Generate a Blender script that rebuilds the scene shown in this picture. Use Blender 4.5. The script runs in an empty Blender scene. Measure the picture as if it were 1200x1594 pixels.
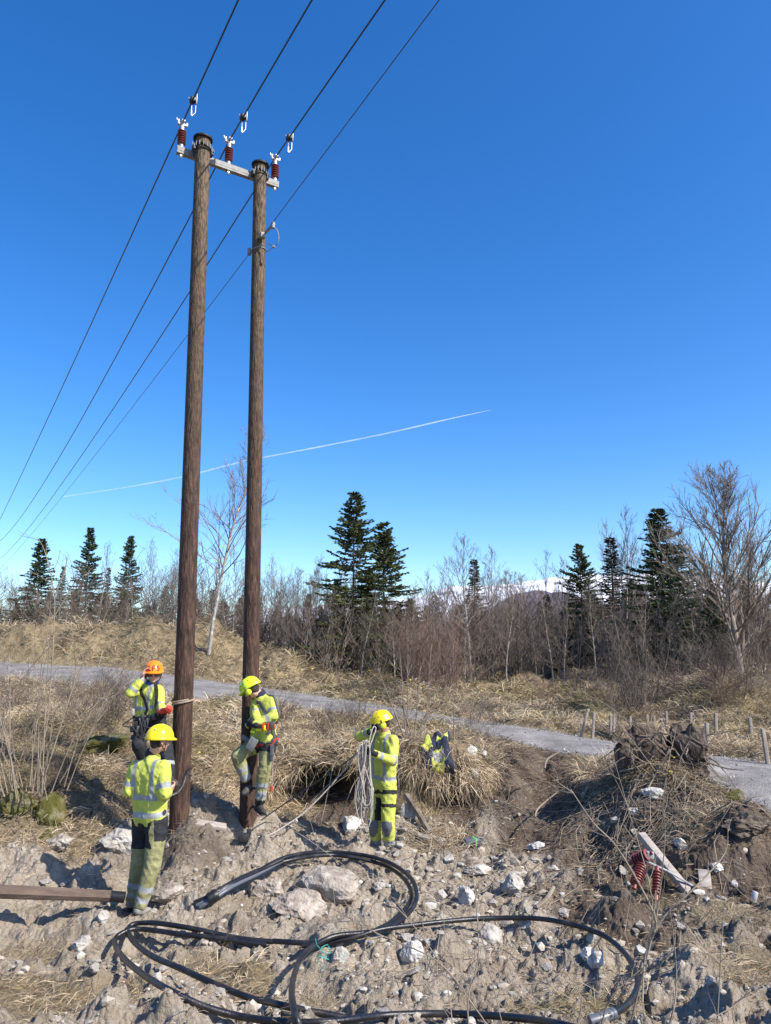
import bpy, bmesh, math, random
import numpy as np
from mathutils import Vector, Matrix, noise as mnoise
from mathutils.bvhtree import BVHTree
R = math.radians
random.seed(7)
sc = bpy.context.scene
COL = sc.collection
# ------------------------------------------------------------ camera, sky, sun, exposure
PITCH = R(10.3); F = 1594*26/36; CAM = Vector((0, 0, 2.6))
cd = bpy.data.cameras.new('camera'); cam = bpy.data.objects.new('camera', cd); COL.objects.link(cam)
cam.location = CAM; cam.rotation_euler = (math.pi/2+PITCH, 0, 0)
cd.sensor_fit = 'VERTICAL'; cd.sensor_height = 36; cd.sensor_width = 36; cd.lens = 26
cd.clip_start = .05; cd.clip_end = 20000
sc.camera = cam
SUN = Vector((math.cos(R(42))*.86, -math.cos(R(42))*.51, math.sin(R(42)))).normalized()
w = bpy.data.worlds.new('World'); sc.world = w; w.use_nodes = True
nt = w.node_tree; bg = nt.nodes['Background']
sky = nt.nodes.new('ShaderNodeTexSky'); sky.sky_type = 'NISHITA'; sky.sun_disc = False
sky.sun_elevation = R(42); sky.sun_rotation = math.atan2(SUN.x, SUN.y)
sky.altitude = 900; sky.air_density = 1.0; sky.dust_density = 1.3; sky.ozone_density = 3.4
hs_ = nt.nodes.new('ShaderNodeHueSaturation'); hs_.inputs['Saturation'].default_value = 1.33; hs_.inputs['Value'].default_value = 1.1; hs_.inputs['Hue'].default_value = .507
nt.links.new(sky.outputs[0], hs_.inputs['Color']); nt.links.new(hs_.outputs[0], bg.inputs[0]); bg.inputs[1].default_value = .15
sd = bpy.data.lights.new('sun', 'SUN'); sd.energy = 5.0; sd.angle = R(.5); sd.color = (1, .94, .84)
so = bpy.data.objects.new('sun', sd); COL.objects.link(so); so.rotation_euler = SUN.to_track_quat('Z', 'Y').to_euler()
sc.view_settings.view_transform = 'Standard'; sc.view_settings.look = 'None'; sc.view_settings.gamma = 1
sc.view_settings.exposure = 0.58
sc.render.engine = 'CYCLES'
sc.cycles.max_bounces = 6; sc.cycles.transparent_max_bounces = 6
# ------------------------------------------------------------ projection helpers (photo pixel -> real place)
cp, sp_ = math.cos(PITCH), math.sin(PITCH)
def ray(px, py):
    x = px-600; v = 797-py
    return Vector((x, F*cp-v*sp_, F*sp_+v*cp))
def P(px, py, D):
    d = ray(px, py); return CAM+d*(D/d.y)
# ------------------------------------------------------------ numpy noise
def _h(ix, iy, iz=0, s=0):
    n = (ix.astype(np.int64)*374761393+iy.astype(np.int64)*668265263+np.int64(s)*1274126177+np.asarray(iz).astype(np.int64)*2147483647) & 0xffffffff
    n = ((n ^ (n >> 13))*1274126177) & 0xffffffff
    n = ((n ^ (n >> 16))*2246822519) & 0xffffffff
    return ((n ^ (n >> 15)) & 0xffffff)/float(0xffffff)
def vnoise(x, y, s=0):
    ix = np.floor(x); iy = np.floor(y); fx = x-ix; fy = y-iy
    fx = fx*fx*fx*(fx*(fx*6-15)+10); fy = fy*fy*fy*(fy*(fy*6-15)+10)
    a = _h(ix, iy, 0, s); b = _h(ix+1, iy, 0, s); c = _h(ix, iy+1, 0, s); d = _h(ix+1, iy+1, 0, s)
    return (a*(1-fx)+b*fx)*(1-fy)+(c*(1-fx)+d*fx)*fy-.5
def fbm(x, y, o=4, s=0):
    t = 0; a = 1; 
    for i in range(o):
        t = t+a*vnoise(x*2**i+i*17.3, y*2**i-i*9.1, s+i); a *= .5
    return t
def worley(x, y, s=0):
    ix = np.floor(x); iy = np.floor(y); best = np.full(x.shape, 9.)
    for dx in (-1, 0, 1):
        for dy in (-1, 0, 1):
            cx = ix+dx; cy = iy+dy
            d = (cx+_h(cx, cy, 0, s)-x)**2+(cy+_h(cx, cy, 0, s+5)-y)**2
            best = np.minimum(best, d)
    return np.sqrt(best)
# ------------------------------------------------------------ mesh helpers
def link(name, me, mat=None, parent=None, loc=(0, 0, 0)):
    o = bpy.data.objects.new(name, me); COL.objects.link(o); o.location = loc
    if mat is not None and me is not None:
        for m_ in (mat if isinstance(mat, (list, tuple)) else [mat]): me.materials.append(m_)
    if parent: o.parent = parent
    return o
def npmesh(name, V, faces, smooth=False, tint=None, mi=None):
    """V (n,3); faces list of int arrays (m,k)"""
    me = bpy.data.meshes.new(name); V = np.asarray(V, dtype=np.float32)
    faces = [np.asarray(f, dtype=np.int32) for f in faces if len(f)]
    me.vertices.add(len(V)); me.vertices.foreach_set('co', V.ravel())
    loops = np.concatenate([f.ravel() for f in faces]); tot = np.concatenate([np.full(len(f), f.shape[1], dtype=np.int32) for f in faces])
    st = np.concatenate([[0], np.cumsum(tot)[:-1]]).astype(np.int32)
    me.loops.add(len(loops)); me.loops.foreach_set('vertex_index', loops)
    me.polygons.add(len(tot)); me.polygons.foreach_set('loop_start', st)
    if mi is not None: me.polygons.foreach_set('material_index', np.asarray(mi, dtype=np.int32))
    me.update(calc_edges=True); me.validate()
    me.polygons.foreach_set('use_smooth', np.full(len(me.polygons), smooth))
    if tint is not None:
        a = me.attributes.new('tint', 'FLOAT_COLOR', 'POINT'); t = np.ones((len(V), 4), dtype=np.float32); t[:, :3] = tint
        a.data.foreach_set('color', t.ravel())
    return me
def tag(o, label=None, cat=None, group=None, kind=None):
    if label: o['label'] = label
    if cat: o['category'] = cat
    if group: o['group'] = group
    if kind: o['kind'] = kind
    return o
def empty(name, loc, label=None, cat=None, group=None):
    o = bpy.data.objects.new(name, None); COL.objects.link(o); o.location = loc; o.empty_display_size = .1
    return tag(o, label, cat, group)
def wloc(o):
    l = Vector((0, 0, 0))
    while o: l += o.location; o = o.parent
    return l
def frame(d):
    d = Vector(d).normalized(); a = Vector((0, 0, 1)) if abs(d.z) < .9 else Vector((1, 0, 0))
    u = d.cross(a).normalized(); return d, u, u.cross(d).normalized()
def smoothpath(pts, n=6, closed=False):
    pts = [Vector(p) for p in pts]; out = []
    N = len(pts)
    for i in range(N if closed else N-1):
        g = lambda k: pts[k % N] if closed else pts[max(0, min(N-1, k))]
        a, b, c, d = g(i-1), g(i), g(i+1), g(i+2)
        for j in range(n):
            t = j/n
            out.append(.5*((2*b)+(c-a)*t+(2*a-5*b+4*c-d)*t*t+(3*b-a-3*c+d)*t*t*t))
    if not closed: out.append(pts[-1])
    return out
class MB:
    def __init__(s): s.v = []; s.f = []; s.m = []
    def add(s, V, Fc, m=0):
        b = len(s.v); s.v += [Vector(p) for p in V]; s.f += [tuple(b+i for i in f) for f in Fc]; s.m += [m]*len(Fc); return s
    def tube(s, pts, r, n=8, m=0, cap=True, sq=1, closed=False):
        pts = [Vector(p) for p in pts]; k = len(pts); rr = r if isinstance(r, (list, tuple)) else [r]*k
        V = []; Fc = []; pu = None
        for i, p in enumerate(pts):
            if closed: d = pts[(i+1) % k]-pts[i-1]
            else: d = pts[min(i+1, k-1)]-pts[max(i-1, 0)]
            if d.length < 1e-9: d = Vector((0, 0, 1))
            d.normalize()
            if pu is None: _, u, w_ = frame(d); w_ = d.cross(u)
            else:
                u = pu-d*pu.dot(d)
                if u.length < 1e-6: _, u, w_ = frame(d)
                u.normalize(); w_ = d.cross(u)
            pu = u
            for j in range(n):
                a = 2*math.pi*j/n; V.append(p+(u*math.cos(a)+w_*math.sin(a)*sq)*rr[i])
        for i in range(k if closed else k-1):
            i2 = (i+1) % k
            for j in range(n): Fc.append((i*n+j, i*n+(j+1) % n, i2*n+(j+1) % n, i2*n+j))
        if cap and not closed: Fc.append(tuple(range(n))[::-1]); Fc.append(tuple((k-1)*n+j for j in range(n)))
        return s.add(V, Fc, m)
    def cone(s, p0, r0, p1, r1, n=14, m=0, flat=None):
        """round cone (closed); flat=(axis vector, factor) squashes"""
        p0 = Vector(p0); p1 = Vector(p1); d, u, w_ = frame(p1-p0 if (p1-p0).length > 1e-6 else Vector((0, 0, 1)))
        pts = []; rr = []
        for a in (80, 55, 30): pts.append(p0-d*r0*math.sin(R(a))); rr.append(r0*math.cos(R(a)))
        L = (p1-p0).length; q = max(1, int(L/.05))
        for i in range(q+1): pts.append(p0.lerp(p1, i/q)); rr.append(r0+(r1-r0)*i/q)
        for a in (30, 55, 80): pts.append(p1+d*r1*math.sin(R(a))); rr.append(r1*math.cos(R(a)))
        V = []; Fc = []; k = len(pts)
        for i in range(k):
            for j in range(n):
                a = 2*math.pi*j/n; o = (u*math.cos(a)+w_*math.sin(a))*rr[i]
                if flat: ax = Vector(flat[0]).normalized(); o = o-ax*o.dot(ax)*(1-flat[1])
                V.append(pts[i]+o)
        for i in range(k-1):
            for j in range(n): Fc.append((i*n+j, i*n+(j+1) % n, (i+1)*n+(j+1) % n, (i+1)*n+j))
        Fc.append(tuple(range(n))[::-1]); Fc.append(tuple((k-1)*n+j for j in range(n)))
        return s.add(V, Fc, m)
    def ball(s, c, r, ax=None, n=14, m=0, lo=-90, hi=90):
        """ellipsoid; r=(rx,ry,rz) along ax=(x,y,z) unit vectors"""
        c = Vector(c); r = r if isinstance(r, (list, tuple)) else (r, r, r)
        ax = ax or (Vector((1, 0, 0)), Vector((0, 1, 0)), Vector((0, 0, 1)))
        V = []; Fc = []; k = max(5, n//2+1)
        for i in range(k):
            e = R(max(lo, -88)+(min(hi, 88)-max(lo, -88))*i/(k-1))
            for j in range(n):
                a = 2*math.pi*j/n
                V.append(c+ax[0]*(math.cos(a)*math.cos(e)*r[0])+ax[1]*(math.sin(a)*math.cos(e)*r[1])+ax[2]*(math.sin(e)*r[2]))
        for i in range(k-1):
            for j in range(n): Fc.append((i*n+j, i*n+(j+1) % n, (i+1)*n+(j+1) % n, (i+1)*n+j))
        Fc.append(tuple(range(n))[::-1]); Fc.append(tuple((k-1)*n+j for j in range(n)))
        return s.add(V, Fc, m)
    def box(s, c, size, ax=None, m=0, bev=0):
        c = Vector(c); ax = ax or (Vector((1, 0, 0)), Vector((0, 1, 0)), Vector((0, 0, 1)))
        h = [q/2 for q in size]
        if not bev:
            V = [c+ax[0]*(x*h[0])+ax[1]*(y*h[1])+ax[2]*(z*h[2]) for z in (-1, 1) for y in (-1, 1) for x in (-1, 1)]
            return s.add(V, [(0, 2, 3, 1), (4, 5, 7, 6), (0, 1, 5, 4), (2, 6, 7, 3), (0, 4, 6, 2), (1, 3, 7, 5)], m)
        bm = bmesh.new(); bmesh.ops.create_cube(bm, size=1)
        for v in bm.verts: v.co = Vector((v.co.x*size[0], v.co.y*size[1], v.co.z*size[2]))
        bmesh.ops.bevel(bm, geom=list(bm.edges), offset=bev, segments=2, affect='EDGES', profile=.5)
        bm.verts.index_update(); V = [c+ax[0]*v.co.x+ax[1]*v.co.y+ax[2]*v.co.z for v in bm.verts]
        Fc = [tuple(v.index for v in f.verts) for f in bm.faces]; bm.free(); return s.add(V, Fc, m)
    def beam(s, a, b, w_, h, up=(0, 0, 1), m=0, bev=.004):
        a = Vector(a); b = Vector(b); d = (b-a).normalized(); y = Vector(up).cross(d).normalized(); z = d.cross(y)
        return s.box((a+b)/2, ((b-a).length, w_, h), (d, y, z), m, bev)
    def lathe(s, c, prof, ax=(0, 0, 1), n=16, m=0):
        c = Vector(c); d, u, w_ = frame(ax); V = []; Fc = []; k = len(prof)
        for (r, h) in prof:
            for j in range(n):
                a = 2*math.pi*j/n; V.append(c+d*h+(u*math.cos(a)+w_*math.sin(a))*max(r, 1e-4))
        for i in range(k-1):
            for j in range(n): Fc.append((i*n+j, i*n+(j+1) % n, (i+1)*n+(j+1) % n, (i+1)*n+j))
        Fc.append(tuple(range(n))[::-1]); Fc.append(tuple((k-1)*n+j for j in range(n)))
        return s.add(V, Fc, m)
    def mesh(s, name, org=(0, 0, 0), smooth=True):
        org = Vector(org); me = bpy.data.meshes.new(name)
        me.from_pydata([tuple(p-org) for p in s.v], [], s.f); me.update()
        me.polygons.foreach_set('use_smooth', [smooth]*len(me.polygons)); me.polygons.foreach_set('material_index', s.m)
        bm = bmesh.new(); bm.from_mesh(me); bmesh.ops.recalc_face_normals(bm, faces=bm.faces)
        if smooth:
            for e in bm.edges:
                if len(e.link_faces) == 2 and e.calc_face_angle(0) > R(38): e.smooth = False
        bm.to_mesh(me); bm.free(); return me
    def build(s, name, mat, parent=None, smooth=True, org=None):
        o_ = wloc(parent) if parent else (Vector(org) if org is not None else Vector((0, 0, 0)))
        return link(name, s.mesh(name, o_, smooth), mat, parent, (0, 0, 0) if parent else o_)
# ------------------------------------------------------------ materials
def mat(name, c1, c2=None, scale=6, rough=.8, bump=0, bscale=None, metal=0, stretch=(1, 1, 1), spec=.3, detail=5, attr=None, coord='Object', c3=None, wave=None):
    m = bpy.data.materials.new(name); m.use_nodes = True; n = m.node_tree.nodes; l = m.node_tree.links; b = n['Principled BSDF']
    b.inputs['Roughness'].default_value = rough; b.inputs['Metallic'].default_value = metal; b.inputs['Specular IOR Level'].default_value = spec
    tc = n.new('ShaderNodeTexCoord'); mp = n.new('ShaderNodeMapping'); mp.inputs['Scale'].default_value = stretch
    l.new(tc.outputs[coord], mp.inputs[0])
    if c2 is None and attr is None: b.inputs['Base Color'].default_value = (*c1, 1)
    else:
        nz = n.new('ShaderNodeTexNoise'); nz.inputs['Scale'].default_value = scale; nz.inputs['Detail'].default_value = detail; nz.inputs['Roughness'].default_value = .65
        l.new(mp.outputs[0], nz.inputs['Vector'])
        rp = n.new('ShaderNodeValToRGB'); rp.color_ramp.elements[0].position = .35; rp.color_ramp.elements[1].position = .65
        rp.color_ramp.elements[0].color = (*c1, 1); rp.color_ramp.elements[1].color = (*(c2 or c1), 1)
        if c3: e = rp.color_ramp.elements.new(.5); e.color = (*c3, 1)
        l.new(nz.outputs['Fac'], rp.inputs[0])
        if attr:
            at = n.new('ShaderNodeAttribute'); at.attribute_name = attr; mx = n.new('ShaderNodeMix'); mx.data_type = 'RGBA'; mx.blend_type = 'MULTIPLY'; mx.inputs['Factor'].default_value = 1
            l.new(rp.outputs[0], mx.inputs['A']); l.new(at.outputs['Color'], mx.inputs['B']); l.new(mx.outputs['Result'], b.inputs['Base Color'])
        else: l.new(rp.outputs[0], b.inputs['Base Color'])
    if bump:
        nb = n.new('ShaderNodeTexNoise'); nb.inputs['Scale'].default_value = bscale or scale*4; nb.inputs['Detail'].default_value = 6; l.new(mp.outputs[0], nb.inputs['Vector'])
        bp = n.new('ShaderNodeBump'); bp.inputs['Strength'].default_value = bump; bp.inputs['Distance'].default_value = .02
        l.new(nb.outputs['Fac'], bp.inputs['Height']); l.new(bp.outputs[0], b.inputs['Normal'])
    return m
def leafmat(name, trans=.25):
    m = bpy.data.materials.new(name); m.use_nodes = True; n = m.node_tree.nodes; l = m.node_tree.links; b = n['Principled BSDF']
    at = n.new('ShaderNodeAttribute'); at.attribute_name = 'tint'; l.new(at.outputs['Color'], b.inputs['Base Color']); b.inputs['Roughness'].default_value = .75; b.inputs['Specular IOR Level'].default_value = .25
    if trans:
        t = n.new('ShaderNodeBsdfTranslucent'); l.new(at.outputs['Color'], t.inputs[0]); mx = n.new('ShaderNodeMixShader'); mx.inputs[0].default_value = trans
        l.new(b.outputs[0], mx.inputs[1]); l.new(t.outputs[0], mx.inputs[2]); l.new(mx.outputs[0], n['Material Output'].inputs[0])
    return m
M = {}
M['grass'] = leafmat('dry_grass', .15)
M['needle'] = leafmat('spruce_needle', .1)
M['bark_birch'] = mat('bark_birch', (.36, .33, .30), (.55, .52, .48), 9, .85, .3, stretch=(1, 1, .4), c3=(.24, .21, .19))
M['bark_grey'] = mat('bark_grey', (.17, .135, .11), (.28, .235, .2), 10, .9, .3, stretch=(1, 1, .3))
M['twig'] = mat('twig', (.125, .095, .075), (.24, .195, .155), 5, .9)
M['twig_red'] = mat('twig_red', (.15, .095, .075), (.23, .155, .12), 5, .9)
M['twig_pale'] = mat('twig_pale', (.19, .15, .11), (.29, .24, .18), 5, .85)
M['bark_spruce'] = mat('bark_spruce', (.12, .085, .065), (.2, .15, .12), 12, .9, .3)
# ------------------------------------------------------------ terrain
DR = np.array([.8, 3, 4.5, 6, 7, 8, 9, 9.8, 10.6, 11.2, 12, 14, 17, 20, 23, 25, 27, 30, 40, 60, 150, 1000, 4500.])
far_l = [3.0, 3.1, 2.8, 2.3, 2, 1, -10, -30]
TB = {
 -400: [1.0,.85,.5,.25,.2,.3,.8,1.0,1.1,1.2,1.3,1.35,1.42,1.6,1.95]+far_l,
 0:    [1.0,.85,.45,.15,.1,.2,.6,.85,1.0,1.1,1.2,1.3,1.4,1.62,1.95]+far_l,
 150:  [1.0,.85,.42,.12,.05,.12,.42,.75,1.0,1.1,1.2,1.3,1.42,1.65,1.95]+far_l,
 230:  [1.0,.85,.4,.08,0,.05,.25,.5,.8,1.0,1.15,1.25,1.38,1.55,1.8]+[2.8,3.05,2.8,2.3,2,1,-10,-30],
 300:  [1.0,.85,.4,.05,0,.12,.45,.45,.7,.95,1.15,1.2,1.3,1.45,1.65]+[2.8,3.1,2.8,2.2,1.9,1,-10,-30],
 380:  [1.0,.85,.4,.05,0,.1,.28,.4,.5,1.0,1.18,1.2,1.28,1.38,1.5]+[2.6,2.85,2.6,2.1,1.8,1,-10,-30],
 450:  [1.0,.85,.4,.02,0,.06,.15,.22,.25,1.15,1.2,1.22,1.22,1.28,1.42]+[2.25,2.45,2.2,1.9,1.7,1,-10,-30],
 520:  [1.0,.85,.4,.02,0,0,.05,.1,.2,1.12,1.2,1.2,1.2,1.2,1.5]+[1.85,1.9,1.8,1.7,1.6,1,-10,-30],
 600:  [1.0,.85,.4,0,0,0,0,.05,.2,1.12,1.2,1.18,1.15,1.18,1.45]+[1.5,1.5,1.5,1.5,1.5,1,-10,-30],
 700:  [1.0,.85,.4,0,0,0,0,.1,.25,1.0,1.12,1.1,1.08,1.25,1.35]+[1.45,1.45,1.5,1.5,1.5,1,-10,-30],
 780:  [1.0,.85,.4,0,0,0,.02,.1,.4,.62,.95,1.05,1.05,1.15,1.3]+[1.4,1.4,1.5,1.5,1.5,1,-10,-30],
 850:  [1.0,.85,.4,.02,0,.05,.05,.15,.42,.6,.82,1.0,1.0,1.15,1.3]+[1.4,1.4,1.5,1.5,1.5,1,-10,-30],
 920:  [1.0,.85,.42,.05,.05,.1,.12,.35,.8,.9,.86,.93,1.0,1.15,1.3]+[1.4,1.4,1.5,1.5,1.5,1,-10,-30],
 1000: [1.0,.85,.42,.08,.08,.15,.3,.75,1.12,.92,.87,.92,1.0,1.15,1.35]+[1.45,1.45,1.5,1.5,1.5,1,-10,-30],
 1060: [1.0,.85,.45,.1,.1,.2,.42,.9,1.1,.86,.86,.92,1.0,1.15,1.4]+[1.55,1.6,1.6,1.6,1.5,1,-10,-30],
 1130: [1.0,.85,.45,.12,.12,.25,.58,.8,.83,.84,.85,.93,1.05,1.25,1.5]+[1.7,1.7,1.7,1.6,1.5,1,-10,-30],
 1220: [1.0,.85,.5,.15,.15,.25,.6,.79,.82,.83,.85,.95,1.1,1.4,1.7]+[1.9,1.9,1.9,1.6,1.5,1,-10,-30],
 1600: [1.0,.85,.5,.2,.2,.3,.6,.78,.8,.83,.86,1.0,1.2,1.5,1.8]+[2.,2,2,1.6,1.5,1,-10,-30]}
QC = np.array(sorted(TB)); TZ = np.array([TB[q] for q in QC])
def sstep(t): t = np.clip(t, 0, 1); return t*t*(3-2*t)
def ss(a, b, x): return sstep((x-a)/(b-a))
def hbase(X, Y):
    X = np.asarray(X, float); Y = np.maximum(np.asarray(Y, float), .8)
    q = np.clip(600+1200*X/Y, QC[0], QC[-1]-.01); D = np.minimum(Y, 4499)
    i = np.clip(np.searchsorted(QC, q, 'right')-1, 0, len(QC)-2); j = np.clip(np.searchsorted(DR, D, 'right')-1, 0, len(DR)-2)
    a = (q-QC[i])/(QC[i+1]-QC[i]); b = (D-DR[j])/(DR[j+1]-DR[j]); a = .5*a+.5*sstep(a); b = .6*b+.4*sstep(b)
    return (TZ[i, j]*(1-a)+TZ[i+1, j]*a)*(1-b)+(TZ[i, j+1]*(1-a)+TZ[i+1, j+1]*a)*b
# road edges by (q, near D, far D)
RQ = np.array([-400, 0, 150, 262, 300, 370, 500, 600, 700, 800, 900, 1000, 1060, 1150, 1250, 1500.])
RN = np.array([21., 20.0, 19.2, 18.4, 18.1, 17.9, 17., 15.4, 14.1, 13.2, 12.5, 11.5, 10.75, 9.5, 8.8, 7.5])
RF = np.array([26, 23.4, 23.2, 22.8, 22.6, 22., 20.6, 18.2, 16.3, 15.0, 14.1, 13.2, 12.7, 12.0, 11.4, 10.5])
def roadw(X, Y):
    q = 600+1200*np.asarray(X, float)/np.maximum(Y, .8); n = np.interp(q, RQ, RN); f = np.interp(q, RQ, RF)
    return ss(-.5, .0, Y-n)*ss(-.5, 0., f-Y)
LQ = np.array([-400, 0, 60, 150, 230, 300, 380, 450, 600, 700, 770, 800, 885, 910, 930, 1000, 1100, 1140, 1600.])
LD = np.array([8.6, 8.7, 9.0, 9.1, 9.8, 10.2, 10.6, 10.9, 10.9, 10.7, 11.0, 12.4, 12.4, 10.7, 10.2, 9.9, 9.5, 9.3, 9.2])
GP = [(-60, 5.6, 130, 1.0, 1), (60, 5.7, 150, .75, 1), (210, 6.0, 50, .25, .7), (395, 6.35, 42, .45, 1), (330, 6.6, 50, .3, .8), (1150, 6.1, 90, .5, .8), (1120, 7.3, 90, .5, .7), (1010, 8.0, 60, .5, .55), (500, 6.0, 40, .3, .4), (930, 5.7, 60, .4, .6), (80, 7.1, 110, .35, .7), (690, 9.9, 60, .6, .5), (830, 5.6, 70, .3, .5), (240, 5.6, 60, .3, .6), (1080, 8.9, 60, .5, .5)]
def clods(x, y, s=0):
    ix = np.floor(x); iy = np.floor(y); a = np.full(x.shape, 9.); b = np.full(x.shape, 9.); hid = np.zeros(x.shape)
    for dx in (-1, 0, 1):
        for dy in (-1, 0, 1):
            cx = ix+dx; cy = iy+dy; d = np.sqrt((cx+_h(cx, cy, 0, s)-x)**2+(cy+_h(cx, cy, 0, s+5)-y)**2); k = d < a
            b = np.where(k, a, np.minimum(b, d)); tl = (_h(cx, cy, 0, s+7)-.5)*(x-cx)+(_h(cx, cy, 0, s+8)-.5)*(y-cy)
            hid = np.where(k, _h(cx, cy, 0, s+9)+tl*.9, hid); a = np.where(k, d, a)
    return np.minimum((b-a)*2.6, 1)*(.25+hid)
def zones(X, Y):
    q = 600+1200*X/np.maximum(Y, .8); n = fbm(X*1.7, Y*1.7, 3, 40)
    g = ss(-.25, .25, Y-np.interp(q, LQ, LD)+n*.7)
    for (a, b, c, d, k) in GP: g = np.maximum(g, k*ss(.25, .75, np.exp(-((q-a)/c)**2-((Y-b)/d)**2)+n*.35))
    ramp = ss(745, 785, q+n*40)*ss(905, 880, q+n*30)*ss(9.2, 9.7, Y+n*.5)*ss(13.4, 12.6, Y+n*.6)
    g = g*(1-ramp)
    s = np.maximum(ramp, .95*ss(790, 930, q+n*160)*ss(6.7, 7.6, Y+n*1.4))
    s = np.maximum(s, ss(10.2, 10.7, Y)*ss(12.2, 11.6, Y)*ss(380, 430, q)*ss(800, 750, q))  # soil colour over the bank face paints in the shade of its hollows
    s = np.maximum(s, .75*ss(1.1, .4, np.hypot((q-310)/70, (Y-8.6)/.55)+n*.5))
    s = np.maximum(s, .8*ss(.1, .45, fbm(X*.8, Y*.8, 3, 77)+.12)*ss(700, 830, q))
    return g, np.clip(s, 0, 1), roadw(X, Y), q
BUMPS = [(40, 7.25, -.10, 90, .4), (1010, 9.9, .12, 60, .4), (300, 8.75, .16, 45, .4), (340, 8.9, .1, 40, .3), (510, 8.2, .1, 50, .3), (1170, 8.7, .22, 45, .35), (1030, 10.2, .18, 45, .35), (420, 8.9, .12, 50, .35), (930, 6.9, .1, 60, .3), (640, 10.35, .12, 40, .3), (1075, 6.2, .18, 60, .4), (960, 6.6, -.14, 28, .25), (700, 8.6, -.06, 60, .4),
  (230, 25.5, .5, 40, 1.4), (120, 26, .4, 40, 1.5), (320, 26.5, .5, 30, 1.6), (30, 25, .35, 50, 1.5), (430, 24.5, .25, 30, 1.2), (920, 19, .35, 30, 1.2), (1130, 18, .8, 60, 1.5), (1060, 20, .5, 40, 1.4), (640, 20.5, .3, 40, 1.2), (175, 12.2, .25, 30, .5), (400, 6.4, .1, 25, .25)]
def height(X, Y):
    X = np.asarray(X, float); Y = np.asarray(Y, float)
    g, s, r, q = zones(X, Y); z = hbase(X, Y); near = ss(60, 30, Y); k = (1-r)
    b = 0
    for (a, c, h, e, f) in BUMPS: b = b+h*np.exp(-((q-a)/e)**2-((Y-c)/f)**2)
    z = z+b*k
    rough = (1-g)*ss(14, 12, Y)
    z = z+fbm(X*.8, Y*.8, 3, 1)*.16*k*near*(.5+.5*ss(4, 7, Y))
    z = z+fbm(X*.25, Y*.25, 2, 3)*.5*k*ss(17, 26, Y)+fbm(X*.9, Y*.9, 3, 6)*.45*k*ss(18, 24, Y)*near
    z = z+fbm(X*2.3, Y*2.3, 4, 2)*(.17*rough+.16*g*ss(9, 11, Y)+.05)*k*near
    jx = fbm(X*4, Y*4, 3, 8)*.9; jy = fbm(X*4, Y*4, 3, 9)*.9; wl = clods(X*3.6+jx, Y*3.6+jy, 11); w2 = clods(X*9+jx, Y*9+jy, 12); w3 = clods(X*22+jx, Y*22, 15)
    cl = rough*(1-.55*ss(745, 790, q)*ss(905, 870, q)*ss(9.2, 9.9, Y)); pat = ss(-.25, .3, fbm(X*1.3, Y*1.3, 2, 31))
    z = z+cl*(wl*.085*pat*ss(-.1, .25, fbm(X*1.9, Y*1.9, 2, 35))+w2*.036*ss(-.25, .15, fbm(X*2.6, Y*2.6, 2, 36))+w3*.012+np.maximum(0, fbm(X*6, Y*6, 4, 21))*.10)
    z = z+g*k*near*fbm(X*9, Y*9, 3, 13)*.03
    return z
def gz(x, y): return float(height(np.array([x]), np.array([y]))[0])
HOL = [(495, 52, 1.35), (700, 34, .95), (758, 22, .35), (600, 200, .12), (925, 26, .35), (1090, 26, .4)]
def warp(X, Y, Z, q):
    """carve overhanging hollows into the bank face"""
    dy = 0
    for (a, e, A) in HOL:
        zb = .25; zt = 1.05
        f = np.clip((Z-zb)/(zt-zb), 0, 1); dy = dy+A*np.exp(-((q-a)/e)**2)*np.sin(np.pi*np.clip(f*1.15, 0, 1))*ss(9.6, 10.3, Y)*ss(12.3, 11.3, Y)
    return Y+dy
def hit(px, py, lift=0, d0=3.0, fine=True):
    """march the pixel ray to the ground"""
    d = ray(px, py); d = d/d.y; Ys = np.concatenate([np.arange(d0, 14, .02), np.arange(14, 45, .1), np.arange(45, 300, 2)])
    X = d.x*Ys; Zr = CAM.z+d.z*Ys; H = (height if fine else hbase)(X, Ys)+lift
    k = np.argmax(Zr < H)
    return Vector((X[k], Ys[k], H[k]))
def on(px, D):
    """point on the ground in the column of a pixel at depth D"""
    x = (px-600)/1200*D; return Vector((x, D, gz(x, D)))
u_in = np.linspace(-.57, .57, 820); u = np.concatenate([-np.geomspace(1.7, .58, 26), u_in, np.geomspace(.58, 1.7, 26)])
D = np.concatenate([np.arange(.8, 4.6, .12), np.arange(4.6, 12.4, .0175), np.arange(12.4, 20, .06), np.arange(20, 32, .12), np.geomspace(32, 4500, 70)])
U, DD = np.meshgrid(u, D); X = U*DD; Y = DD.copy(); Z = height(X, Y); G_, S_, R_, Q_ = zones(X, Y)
Yw = warp(X, Y, Z, Q_)
nr, nc = U.shape; V = np.stack([X, Yw, Z], -1).reshape(-1, 3)
idx = np.arange(nr*nc).reshape(nr, nc); quads = np.stack([idx[:-1, :-1], idx[:-1, 1:], idx[1:, 1:], idx[1:, :-1]], -1).reshape(-1, 4)
me = npmesh('ground', V, [quads], True)
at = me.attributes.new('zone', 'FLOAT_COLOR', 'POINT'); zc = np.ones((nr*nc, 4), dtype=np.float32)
zc[:, 0] = G_.ravel(); zc[:, 1] = S_.ravel(); zc[:, 2] = R_.ravel(); at.data.foreach_set('color', zc.ravel())
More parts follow.
